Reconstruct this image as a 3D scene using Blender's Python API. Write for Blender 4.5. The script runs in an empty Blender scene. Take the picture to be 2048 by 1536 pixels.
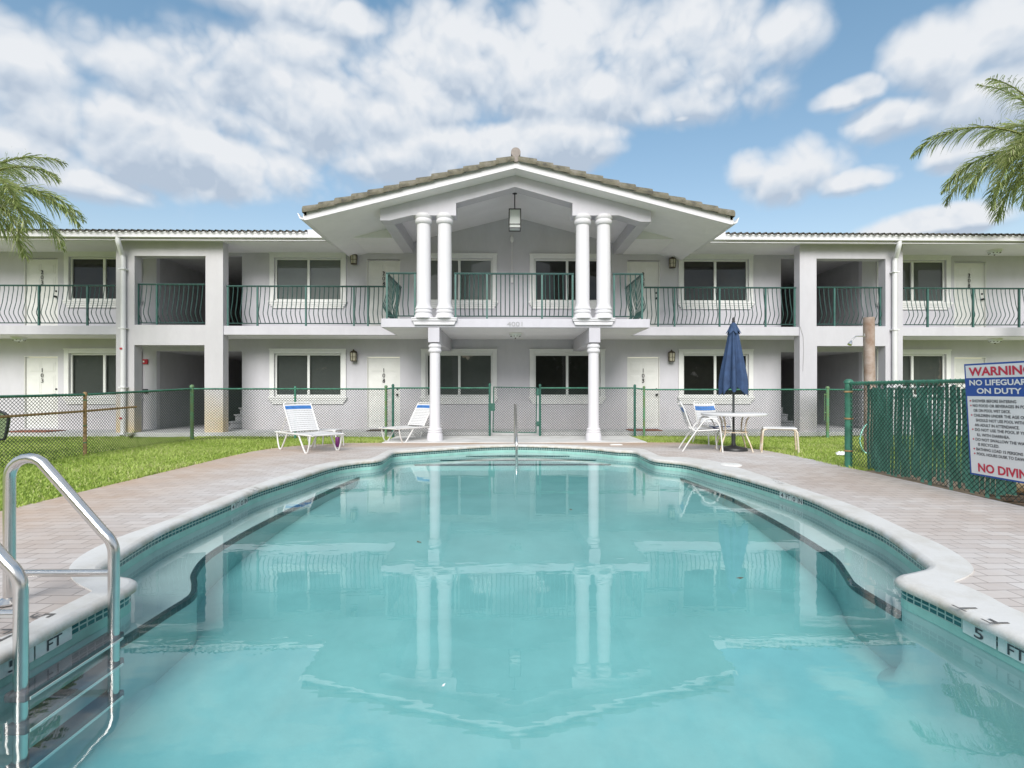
import bpy, math, random
from mathutils import Vector, Matrix
from mathutils.geometry import delaunay_2d_cdt
R = math.radians
sc = bpy.context.scene
C = sc.collection
random.seed(7)

# ------------------------------------------------------------------ camera model
F, H, YH, TH = 1024.0, 1.13, 781.0, R(0.9)
ST, CT = math.sin(TH), math.cos(TH)
def V(px, py, Y):
    """x, z of the point on the vertical plane y = Y"""
    u, v = (px - 1024) / F, (YH - py) / F
    t = Y / (CT - u * ST)
    return t * (ST + u * CT), H + t * v
def VX(px, Y): return V(px, 0, Y)[0]
def VZ(py, Y, px=1008): return V(px, py, Y)[1]
def GP(px, py, z=0.0):
    """x, y of the point on the level plane z"""
    u, v = (px - 1024) / F, (YH - py) / F
    t = (z - H) / v
    return t * (ST + u * CT), t * (CT - u * ST)
def G(y):                                    # the ground falls slightly towards the building
    return -0.09 * min(max((y - 9.6) / 3.4, 0), 1)
def GG(px, py):                              # pixel -> point on the falling ground
    z = 0.0
    for _ in range(8):
        x, y = GP(px, py, z); z = G(y)
    return x, y, z

# ------------------------------------------------------------------ materials
def nodes(m): return m.node_tree.nodes, m.node_tree.links
MATS = {}
def mat(name, col, rough=.6, metal=0, spec=.5, var=.0, vscale=3.0, bump=0, bscale=40, var2=None, coat=0, trans=0):
    """procedural principled material: colour wandering by noise, fine bump"""
    if name in MATS: return MATS[name]
    m = bpy.data.materials.new(name); m.use_nodes = True
    N, L = nodes(m); b = N['Principled BSDF']
    b.inputs['Roughness'].default_value = rough; b.inputs['Metallic'].default_value = metal
    b.inputs['Specular IOR Level'].default_value = spec
    if coat: b.inputs['Coat Weight'].default_value = coat
    c = (*col, 1)
    b.inputs['Base Color'].default_value = c
    tc = N.new('ShaderNodeTexCoord')
    if var or var2:
        n = N.new('ShaderNodeTexNoise'); n.inputs['Scale'].default_value = vscale; n.inputs['Detail'].default_value = 6
        n.inputs['Roughness'].default_value = .65
        L.new(tc.outputs['Object'], n.inputs['Vector'])
        r = N.new('ShaderNodeValToRGB')
        lo = var2 or tuple(max(0, x * (1 - var)) for x in col)
        hi = tuple(min(1, x * (1 + var)) for x in col)
        r.color_ramp.elements[0].position = .33; r.color_ramp.elements[0].color = (*lo, 1)
        r.color_ramp.elements[1].position = .67; r.color_ramp.elements[1].color = (*hi, 1)
        L.new(n.outputs['Fac'], r.inputs['Fac']); L.new(r.outputs['Color'], b.inputs['Base Color'])
    if bump:
        n2 = N.new('ShaderNodeTexNoise'); n2.inputs['Scale'].default_value = bscale; n2.inputs['Detail'].default_value = 4
        L.new(tc.outputs['Object'], n2.inputs['Vector'])
        bp = N.new('ShaderNodeBump'); bp.inputs['Strength'].default_value = bump; bp.inputs['Distance'].default_value = .01
        L.new(n2.outputs['Fac'], bp.inputs['Height']); L.new(bp.outputs['Normal'], b.inputs['Normal'])
    MATS[name] = m
    return m

def stucco(name, col, stain=0.0, streak=.06):
    """painted render: fine grain, faint vertical weathering streaks"""
    m = bpy.data.materials.new(name); m.use_nodes = True
    N, L = nodes(m); b = N['Principled BSDF']; b.inputs['Roughness'].default_value = .75
    b.inputs['Specular IOR Level'].default_value = .3
    tc = N.new('ShaderNodeTexCoord'); mp = N.new('ShaderNodeMapping'); mp.inputs['Scale'].default_value = (1.3, 1.3, .55)
    L.new(tc.outputs['Object'], mp.inputs['Vector'])
    n = N.new('ShaderNodeTexNoise'); n.inputs['Scale'].default_value = 1.6; n.inputs['Detail'].default_value = 7; n.inputs['Roughness'].default_value = .7
    L.new(mp.outputs['Vector'], n.inputs['Vector'])
    r = N.new('ShaderNodeValToRGB')
    r.color_ramp.elements[0].position = .3; r.color_ramp.elements[0].color = (*[x * (1 - streak * 1.6) for x in col], 1)
    r.color_ramp.elements[1].position = .7; r.color_ramp.elements[1].color = (*[min(1, x * (1 + streak * .5)) for x in col], 1)
    L.new(n.outputs['Fac'], r.inputs['Fac'])
    out = r.outputs['Color']
    if stain:
        # old rust water-stain low on the render: irregular, fixed to the wall
        sep = N.new('ShaderNodeSeparateXYZ'); L.new(tc.outputs['Object'], sep.inputs[0])
        mr = N.new('ShaderNodeMapRange'); mr.inputs[1].default_value = 1.25; mr.inputs[2].default_value = -.1
        L.new(sep.outputs['Z'], mr.inputs[0])
        n3 = N.new('ShaderNodeTexNoise'); n3.inputs['Scale'].default_value = 2.2; n3.inputs['Detail'].default_value = 5
        L.new(tc.outputs['Object'], n3.inputs['Vector'])
        mu = N.new('ShaderNodeMath'); mu.operation = 'MULTIPLY'; L.new(mr.outputs[0], mu.inputs[0]); L.new(n3.outputs['Fac'], mu.inputs[1])
        m2 = N.new('ShaderNodeMath'); m2.operation = 'MULTIPLY'; m2.inputs[1].default_value = stain; m2.use_clamp = True
        L.new(mu.outputs[0], m2.inputs[0])
        mx = N.new('ShaderNodeMixRGB'); mx.inputs['Color2'].default_value = (.66, .535, .36, 1)
        L.new(m2.outputs[0], mx.inputs['Fac']); L.new(out, mx.inputs['Color1']); out = mx.outputs['Color']
    L.new(out, b.inputs['Base Color'])
    n2 = N.new('ShaderNodeTexNoise'); n2.inputs['Scale'].default_value = 55; n2.inputs['Detail'].default_value = 4
    L.new(tc.outputs['Object'], n2.inputs['Vector'])
    bp = N.new('ShaderNodeBump'); bp.inputs['Strength'].default_value = .25; bp.inputs['Distance'].default_value = .006
    L.new(n2.outputs['Fac'], bp.inputs['Height']); L.new(bp.outputs['Normal'], b.inputs['Normal'])
    return m

M_WHITE = stucco('white_render', (.575, .56, .605), stain=.35)
M_WHITE_ST = stucco('white_render_stained', (.57, .555, .58), stain=2.0)
M_WALL = stucco('grey_render', (.605, .595, .635), stain=.22, streak=.05)
M_WALL_SHADE = stucco('grey_render_shaded', (.44, .435, .455), streak=.08)  # wall render with the passage's shade put into its colour
M_CEIL = stucco('ceiling_paint', (.83, .815, .83), streak=.04)
M_TRIM = mat('trim_paint', (.78, .78, .77), .5, var=.04, vscale=6)
M_COL = stucco('column_paint', (.70, .685, .715), streak=.03)
M_FASCIA = mat('fascia_paint', (.71, .695, .725), .5, var=.05, vscale=5, bump=.1, bscale=20)
M_GUTTER = mat('gutter_metal', (.74, .735, .75), .35, var=.04, vscale=4)
M_ALU = mat('window_frame_white', (.78, .79, .77), .4, var=.03)
M_DOOR = mat('door_paint', (.74, .74, .715), .45, var=.03, vscale=5)
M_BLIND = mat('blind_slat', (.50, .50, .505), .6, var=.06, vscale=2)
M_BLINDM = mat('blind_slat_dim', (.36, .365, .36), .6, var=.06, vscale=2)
M_DARK_ROOM = mat('dark_room_backing', (.07, .065, .058), .7, var=.1)  # near-black sheet standing in for an unlit room without blinds
M_BLACK = mat('black_metal', (.02, .02, .022), .45, var=.2)
M_NUM = mat('number_black', (.05, .05, .055), .5)
M_GREY = mat('number_grey', (.36, .36, .37), .5)
M_RAIL = mat('rail_green', (.03, .08, .071), .4, var=.18, vscale=9)
M_RAILP = mat('rail_post_green', (.05, .135, .118), .4, var=.15, vscale=9)
M_FGREEN = mat('fence_green', (.042, .175, .115), .5, var=.35, vscale=6)
M_FPOST = mat('fence_post_green', (.075, .22, .12), .55, vscale=7, var=.2, var2=(.15, .19, .07))
M_DGREEN = mat('dark_gate_green', (.025, .11, .08), .5, var=.3, vscale=7)
M_WIRE = mat('wire_green', (.016, .036, .031), .5)
M_RUST = mat('rusty_pipe', (.38, .25, .12), .7, vscale=14, var=.3, var2=(.22, .13, .055))
M_LAMP = mat('lamp_bronze', (.075, .06, .04), .45, metal=.4, var=.3, vscale=30)
M_AMBER = mat('lamp_glass', (.50, .47, .36), .25, var=.15, vscale=20)
M_OPAL = mat('opal_glass', (.72, .76, .73), .25)
M_STEEL = mat('stainless', (.70, .68, .66), .24, metal=1, var=.06, vscale=12)
M_STEP = mat('grey_tread', (.12, .115, .125), .5, var=.2)
M_VINYL = mat('white_strap', (.70, .695, .70), .45, var=.03)
M_TUBE = mat('white_tube', (.74, .73, .715), .35, var=.04, vscale=12)
M_TUBER = mat('white_tube_rusting', (.74, .70, .63), .45, vscale=9, var=.08, var2=(.55, .40, .24))
M_BLUE = mat('blue_strap', (.055, .19, .50), .5, var=.15, vscale=12)
M_NAVY = mat('navy_strap', (.03, .065, .20), .5, var=.15, vscale=12)
M_UMB = mat('navy_canvas', (.032, .065, .145), .8, var=.2, vscale=8, bump=.2, bscale=120)
M_POLE = mat('dark_pole', (.045, .05, .05), .4, var=.15)
M_MAT1 = mat('red_doormat', (.30, .12, .08), .95, var=.3, vscale=30, bump=.6, bscale=150)
M_MAT2 = mat('brown_doormat', (.10, .075, .06), .95, var=.3, vscale=30, bump=.6, bscale=150)
M_CONC = mat('concrete', (.66, .655, .645), .8, vscale=2.5, var=.06, var2=(.55, .54, .52), bump=.25, bscale=60)
M_CONCD = mat('walkway_concrete', (.62, .62, .62), .8, vscale=2.5, var=.06, var2=(.5, .5, .5), bump=.25, bscale=60)
M_STAIR = mat('stair_concrete', (.30, .30, .315), .85, var=.12, vscale=5, bump=.2, bscale=60)
M_WOOD = mat('grey_wood', (.40, .33, .29), .8, vscale=5, var=.12, var2=(.26, .17, .12), bump=.3, bscale=25)
M_PURPLE = mat('purple_can', (.14, .02, .13), .4)
M_RED = mat('red_plastic', (.45, .015, .03), .4)
M_HOSE = mat('mint_hose', (.30, .66, .54), .4)
M_HOSEB = mat('hose_blue', (.02, .05, .14), .4)
M_PVC = mat('white_pvc', (.80, .79, .76), .4, var=.06)
M_TANK = mat('beige_tank', (.72, .60, .42), .4, var=.08, vscale=4)
M_SOIL = mat('soil', (.26, .19, .13), .95, vscale=9, var=.35, bump=.7, bscale=30)
M_ROOT = mat('root', (.17, .115, .08), .9, var=.3, vscale=12)
M_MTILE = mat('marker_tile', (.70, .75, .73), .3, var=.08, vscale=20)
M_SIGNW = mat('sign_white', (.78, .79, .80), .35, var=.02)
M_SIGNB = mat('sign_blue', (.02, .085, .36), .35)
M_SIGNR = mat('sign_red', (.56, .03, .07), .4)
M_SIGNK = mat('sign_black', (.05, .05, .06), .4)
M_TRUNK = mat('palm_trunk', (.26, .23, .19), .9, vscale=7, var=.2, bump=.6, bscale=18)
M_PAPER = mat('paper_white', (.8, .8, .8), .7)
M_MIRROR = mat('mirror_glass', (.55, .62, .58), .08, metal=.9, var=.05)
M_LEAFDEB = mat('dead_leaf', (.13, .09, .05), .8, var=.3, vscale=30)

def tile_roof_mat(name, c1, c2, sc_=4):
    m = bpy.data.materials.new(name); m.use_nodes = True
    N, L = nodes(m); b = N['Principled BSDF']; b.inputs['Roughness'].default_value = .85
    tc = N.new('ShaderNodeTexCoord')
    n = N.new('ShaderNodeTexNoise'); n.inputs['Scale'].default_value = sc_; n.inputs['Detail'].default_value = 8; n.inputs['Roughness'].default_value = .7
    L.new(tc.outputs['Object'], n.inputs['Vector'])
    r = N.new('ShaderNodeValToRGB'); e = r.color_ramp.elements
    e[0].position = .34; e[0].color = (*c1, 1); e[1].position = .66; e[1].color = (*c2, 1)
    k = e.new(.5); k.color = ((c1[0] + c2[0]) * .55, (c1[1] + c2[1]) * .55, (c1[2] + c2[2]) * .46, 1)
    L.new(n.outputs['Fac'], r.inputs['Fac']); L.new(r.outputs['Color'], b.inputs['Base Color'])
    n2 = N.new('ShaderNodeTexNoise'); n2.inputs['Scale'].default_value = 40; L.new(tc.outputs['Object'], n2.inputs['Vector'])
    bp = N.new('ShaderNodeBump'); bp.inputs['Strength'].default_value = .4; bp.inputs['Distance'].default_value = .01
    L.new(n2.outputs['Fac'], bp.inputs['Height']); L.new(bp.outputs['Normal'], b.inputs['Normal'])
    return m
M_RAKE = tile_roof_mat('weathered_tile', (.075, .07, .06), (.22, .20, .17), 6)
M_TILE = tile_roof_mat('roof_tile', (.02, .018, .016), (.10, .088, .076), 5)
M_RIDGE = mat('ridge_mortar', (.30, .26, .24), .85, var=.15, vscale=14, bump=.4)

def two_way(N, L, f, ior):
    """the same mirror share seen from either side of a thin sheet"""
    g = N.new('ShaderNodeNewGeometry'); m = N.new('ShaderNodeMath'); m.operation = 'MULTIPLY_ADD'
    m.inputs[1].default_value = 1 / ior - ior; m.inputs[2].default_value = ior
    L.new(g.outputs['Backfacing'], m.inputs[0]); L.new(m.outputs[0], f.inputs['IOR'])
def glass_mat(name, tint, ior=1.5):
    m = bpy.data.materials.new(name); m.use_nodes = True
    N, L = nodes(m); N.remove(N['Principled BSDF'])
    t = N.new('ShaderNodeBsdfTransparent'); t.inputs[0].default_value = (*tint, 1)
    g = N.new('ShaderNodeBsdfGlossy'); g.inputs['Roughness'].default_value = .015
    f = N.new('ShaderNodeFresnel'); two_way(N, L, f, ior)
    tc = N.new('ShaderNodeTexCoord'); n = N.new('ShaderNodeTexNoise'); n.inputs['Scale'].default_value = 1.2
    L.new(tc.outputs['Object'], n.inputs['Vector'])
    bp = N.new('ShaderNodeBump'); bp.inputs['Strength'].default_value = .06; bp.inputs['Distance'].default_value = .02
    L.new(n.outputs['Fac'], bp.inputs['Height']); L.new(bp.outputs['Normal'], g.inputs['Normal'])
    x = N.new('ShaderNodeMixShader')
    L.new(f.outputs[0], x.inputs[0]); L.new(t.outputs[0], x.inputs[1]); L.new(g.outputs[0], x.inputs[2])
    L.new(x.outputs[0], N['Material Output'].inputs['Surface'])
    return m
M_GLASS = glass_mat('window_glass', (.56, .59, .58), 1.58)

def paver_mat():
    m = bpy.data.materials.new('brick_pavers'); m.use_nodes = True
    N, L = nodes(m); b = N['Principled BSDF']; b.inputs['Roughness'].default_value = .85
    tc = N.new('ShaderNodeTexCoord')
    mp = N.new('ShaderNodeMapping'); mp.inputs['Rotation'].default_value = (0, 0, 0)
    L.new(tc.outputs['Object'], mp.inputs['Vector'])
    wob = N.new('ShaderNodeTexNoise'); wob.inputs['Scale'].default_value = 1.1; wob.inputs['Detail'].default_value = 3
    L.new(mp.outputs[0], wob.inputs['Vector'])
    ad = N.new('ShaderNodeMixRGB'); ad.blend_type = 'ADD'; ad.inputs[0].default_value = .07
    L.new(mp.outputs[0], ad.inputs[1]); L.new(wob.outputs['Color'], ad.inputs[2])
    br = N.new('ShaderNodeTexBrick'); br.inputs['Scale'].default_value = 1
    br.inputs['Brick Width'].default_value = .215; br.inputs['Row Height'].default_value = .108
    br.inputs['Mortar Size'].default_value = .0045; br.inputs['Mortar Smooth'].default_value = .3; br.inputs['Bias'].default_value = 0
    br.inputs['Color1'].default_value = (.55, .508, .488, 1); br.inputs['Color2'].default_value = (.635, .607, .593, 1)
    br.inputs['Mortar'].default_value = (.37, .34, .325, 1)
    L.new(ad.outputs[0], br.inputs['Vector'])
    n = N.new('ShaderNodeTexNoise'); n.inputs['Scale'].default_value = .55; n.inputs['Detail'].default_value = 7; n.inputs['Roughness'].default_value = .65
    L.new(tc.outputs['Object'], n.inputs['Vector'])
    r = N.new('ShaderNodeValToRGB'); e = r.color_ramp.elements
    e[0].position = .35; e[0].color = (.82, .74, .68, 1); e[1].position = .62; e[1].color = (1, 1, 1, 1)
    L.new(n.outputs['Fac'], r.inputs['Fac'])
    mu = N.new('ShaderNodeMixRGB'); mu.blend_type = 'MULTIPLY'; mu.inputs[0].default_value = 1
    L.new(br.outputs['Color'], mu.inputs[1]); L.new(r.outputs['Color'], mu.inputs[2])
    # tan iron stain from the sprinklers along the lawn sides of the deck
    sp = N.new('ShaderNodeSeparateXYZ'); L.new(tc.outputs['Object'], sp.inputs[0])
    m1 = N.new('ShaderNodeMapRange'); m1.inputs[1].default_value = -3.3; m1.inputs[2].default_value = -4.7; L.new(sp.outputs['X'], m1.inputs[0])
    m2 = N.new('ShaderNodeMapRange'); m2.inputs[1].default_value = 10.3; m2.inputs[2].default_value = 11.3; L.new(sp.outputs['Y'], m2.inputs[0])
    mxx = N.new('ShaderNodeMath'); mxx.operation = 'MAXIMUM'; L.new(m1.outputs[0], mxx.inputs[0]); L.new(m2.outputs[0], mxx.inputs[1])
    n4 = N.new('ShaderNodeTexNoise'); n4.inputs['Scale'].default_value = 1.6; n4.inputs['Detail'].default_value = 5; L.new(tc.outputs['Object'], n4.inputs['Vector'])
    mm = N.new('ShaderNodeMath'); mm.operation = 'MULTIPLY'; L.new(mxx.outputs[0], mm.inputs[0]); L.new(n4.outputs['Fac'], mm.inputs[1])
    st = N.new('ShaderNodeMixRGB'); st.inputs['Color2'].default_value = (.50, .32, .19, 1)
    L.new(mm.outputs[0], st.inputs['Fac']); L.new(mu.outputs[0], st.inputs['Color1'])
    L.new(st.outputs[0], b.inputs['Base Color'])
    bp = N.new('ShaderNodeBump'); bp.inputs['Strength'].default_value = .6; bp.inputs['Distance'].default_value = .006; bp.invert = True
    L.new(br.outputs['Fac'], bp.inputs['Height']); L.new(bp.outputs['Normal'], b.inputs['Normal'])
    return m
M_PAVER = paver_mat()

def coping_mat():
    m = bpy.data.materials.new('coping_concrete'); m.use_nodes = True
    N, L = nodes(m); b = N['Principled BSDF']; b.inputs['Roughness'].default_value = .7
    tc = N.new('ShaderNodeTexCoord')
    n = N.new('ShaderNodeTexNoise'); n.inputs['Scale'].default_value = 2.2; n.inputs['Detail'].default_value = 8; n.inputs['Roughness'].default_value = .7
    L.new(tc.outputs['Object'], n.inputs['Vector'])
    r = N.new('ShaderNodeValToRGB'); e = r.color_ramp.elements
    e[0].position = .3; e[0].color = (.56, .535, .49, 1); e[1].position = .55; e[1].color = (.67, .66, .645, 1)
    L.new(n.outputs['Fac'], r.inputs['Fac'])
    # algae bloom on the rounded nose
    sp = N.new('ShaderNodeSeparateXYZ'); L.new(tc.outputs['Object'], sp.inputs[0])
    mr = N.new('ShaderNodeMapRange'); mr.inputs[1].default_value = .004; mr.inputs[2].default_value = -.05; L.new(sp.outputs['Z'], mr.inputs[0])
    n2 = N.new('ShaderNodeTexNoise'); n2.inputs['Scale'].default_value = 6; n2.inputs['Detail'].default_value = 7; n2.inputs['Roughness'].default_value = .75
    L.new(tc.outputs['Object'], n2.inputs['Vector'])
    r2 = N.new('ShaderNodeValToRGB'); r2.color_ramp.elements[0].position = .38; r2.color_ramp.elements[1].position = .62
    L.new(n2.outputs['Fac'], r2.inputs['Fac'])
    mu = N.new('ShaderNodeMath'); mu.operation = 'MULTIPLY'; L.new(mr.outputs[0], mu.inputs[0]); L.new(r2.outputs['Color'], mu.inputs[1])
    mx = N.new('ShaderNodeMixRGB'); mx.inputs['Color2'].default_value = (.36, .30, .20, 1)
    L.new(mu.outputs[0], mx.inputs['Fac']); L.new(r.outputs['Color'], mx.inputs['Color1']); L.new(mx.outputs[0], b.inputs['Base Color'])
    n3 = N.new('ShaderNodeTexNoise'); n3.inputs['Scale'].default_value = 45; L.new(tc.outputs['Object'], n3.inputs['Vector'])
    bp = N.new('ShaderNodeBump'); bp.inputs['Strength'].default_value = .25; bp.inputs['Distance'].default_value = .006
    L.new(n3.outputs['Fac'], bp.inputs['Height']); L.new(bp.outputs['Normal'], b.inputs['Normal'])
    return m
M_COPING = coping_mat()

def pooltile_mat():
    m = bpy.data.materials.new('pool_tile'); m.use_nodes = True
    N, L = nodes(m); b = N['Principled BSDF']; b.inputs['Roughness'].default_value = .2
    uv = N.new('ShaderNodeUVMap')
    br = N.new('ShaderNodeTexBrick'); br.offset = 0; br.inputs['Scale'].default_value = 1
    br.inputs['Brick Width'].default_value = .050; br.inputs['Row Height'].default_value = .0285
    br.inputs['Mortar Size'].default_value = .0042; br.inputs['Mortar Smooth'].default_value = .1
    br.inputs['Color1'].default_value = (.012, .085, .095, 1); br.inputs['Color2'].default_value = (.03, .15, .155, 1)
    br.inputs['Mortar'].default_value = (.42, .52, .48, 1)
    L.new(uv.outputs[0], br.inputs['Vector']); L.new(br.outputs['Color'], b.inputs['Base Color'])
    return m
M_PTILE = pooltile_mat()
M_PLASTER = mat('pool_plaster', (.53, .625, .605), .7, vscale=1.9, var=.06, var2=(.46, .56, .545), bump=.1, bscale=30)
M_STRIP = mat('waterline_plaster', (.30, .56, .50), .6, vscale=7, var=.12)
M_LEDGE = mat('ledge_plaster', (.60, .66, .64), .7, vscale=3, var=.05, bump=.1, bscale=30)
M_DTILE = mat('dark_edge_tile', (.012, .05, .065), .3, var=.3, vscale=20)

def water_mat():
    m = bpy.data.materials.new('pool_water'); m.use_nodes = True
    N, L = nodes(m); N.remove(N['Principled BSDF'])
    t = N.new('ShaderNodeBsdfTransparent'); t.inputs[0].default_value = (.97, .99, .99, 1)
    g = N.new('ShaderNodeBsdfGlossy'); g.inputs['Roughness'].default_value = .0
    tc = N.new('ShaderNodeTexCoord'); mp = N.new('ShaderNodeMapping'); mp.inputs['Scale'].default_value = (.7, 1.6, 1)
    L.new(tc.outputs['Object'], mp.inputs['Vector'])
    n = N.new('ShaderNodeTexNoise'); n.inputs['Scale'].default_value = 2.6; n.inputs['Detail'].default_value = 3; n.inputs['Roughness'].default_value = .55
    L.new(mp.outputs[0], n.inputs['Vector'])
    nb = N.new('ShaderNodeTexNoise'); nb.inputs['Scale'].default_value = 16; nb.inputs['Detail'].default_value = 2
    L.new(mp.outputs[0], nb.inputs['Vector'])
    # breeze patches: the small ripple only runs in some places
    np_ = N.new('ShaderNodeTexNoise'); np_.inputs['Scale'].default_value = .55; L.new(tc.outputs['Object'], np_.inputs['Vector'])
    rp = N.new('ShaderNodeMapRange'); rp.inputs[1].default_value = .5; rp.inputs[2].default_value = .72; L.new(np_.outputs['Fac'], rp.inputs[0])
    ms = N.new('ShaderNodeMath'); ms.operation = 'MULTIPLY'; L.new(nb.outputs['Fac'], ms.inputs[0]); L.new(rp.outputs[0], ms.inputs[1])
    m3 = N.new('ShaderNodeMath'); m3.operation = 'MULTIPLY_ADD'; m3.inputs[1].default_value = .12; L.new(ms.outputs[0], m3.inputs[0]); L.new(n.outputs['Fac'], m3.inputs[2])
    bp = N.new('ShaderNodeBump'); bp.inputs['Strength'].default_value = .24; bp.inputs['Distance'].default_value = .005
    L.new(m3.outputs[0], bp.inputs['Height']); L.new(bp.outputs['Normal'], g.inputs['Normal'])
    f = N.new('ShaderNodeFresnel'); two_way(N, L, f, 1.84)
    x = N.new('ShaderNodeMixShader')
    L.new(f.outputs[0], x.inputs[0]); L.new(t.outputs[0], x.inputs[1]); L.new(g.outputs[0], x.inputs[2])
    L.new(x.outputs[0], N['Material Output'].inputs['Surface'])
    va = N.new('ShaderNodeVolumeAbsorption'); va.inputs['Color'].default_value = (.47, .90, .915, 1); va.inputs['Density'].default_value = 1.0
    L.new(va.outputs[0], N['Material Output'].inputs['Volume'])
    return m
M_WATER = water_mat()

def attr_mat(name, rough, transl=.0, stops=None):
    """leaf colour from a per-leaf random value stored on the mesh"""
    m = bpy.data.materials.new(name); m.use_nodes = True
    N, L = nodes(m); b = N['Principled BSDF']; b.inputs['Roughness'].default_value = rough
    b.inputs['Specular IOR Level'].default_value = .35
    a = N.new('ShaderNodeAttribute'); a.attribute_name = 'rnd'
    r = N.new('ShaderNodeValToRGB'); e = r.color_ramp.elements
    e[0].position = 0; e[0].color = (*stops[0], 1); e[1].position = 1; e[1].color = (*stops[-1], 1)
    for i, s in enumerate(stops[1:-1]): k = e.new((i + 1) / (len(stops) - 1)); k.color = (*s, 1)
    L.new(a.outputs['Fac'], r.inputs['Fac']); L.new(r.outputs['Color'], b.inputs['Base Color'])
    if transl:
        t = N.new('ShaderNodeBsdfTranslucent'); L.new(r.outputs['Color'], t.inputs[0])
        x = N.new('ShaderNodeMixShader'); x.inputs[0].default_value = transl
        L.new(b.outputs[0], x.inputs[1]); L.new(t.outputs[0], x.inputs[2]); L.new(x.outputs[0], N['Material Output'].inputs['Surface'])
    return m
M_GRASS = attr_mat('grass_blade', .6, .35, [(.16, .25, .045), (.34, .46, .085), (.50, .62, .16), (.62, .61, .30)])
M_PALM = attr_mat('palm_leaf', .5, .3, [(.11, .17, .05), (.26, .335, .11), (.42, .48, .20), (.60, .59, .37)])
M_BACKDROP = attr_mat('backdrop_foliage', .7, .1, [(.045, .055, .04), (.055, .066, .05), (.065, .078, .06)])  # added backdrop, coloured dark so the panes reflect dark
M_SLAT = attr_mat('fence_slat', .45, 0, [(.085, .26, .185), (.105, .31, .225), (.135, .37, .275)])
M_LAWN = mat('lawn_soil', (.25, .31, .07), .9, vscale=5, var=.3, var2=(.20, .23, .07), bump=.5, bscale=60)

# ------------------------------------------------------------------ object helpers
def tag(o, label=None, cat=None, group=None, kind=None):
    if label: o['label'] = label
    if cat: o['category'] = cat
    if group: o['group'] = group
    if kind: o['kind'] = kind
    return o
def empty(name, loc=(0, 0, 0), rz=0, label=None, cat=None, group=None):
    o = bpy.data.objects.new(name, None); C.objects.link(o)
    o.location = loc; o.rotation_euler = (0, 0, rz); o.empty_display_size = .1
    return tag(o, label, cat, group)

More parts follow.
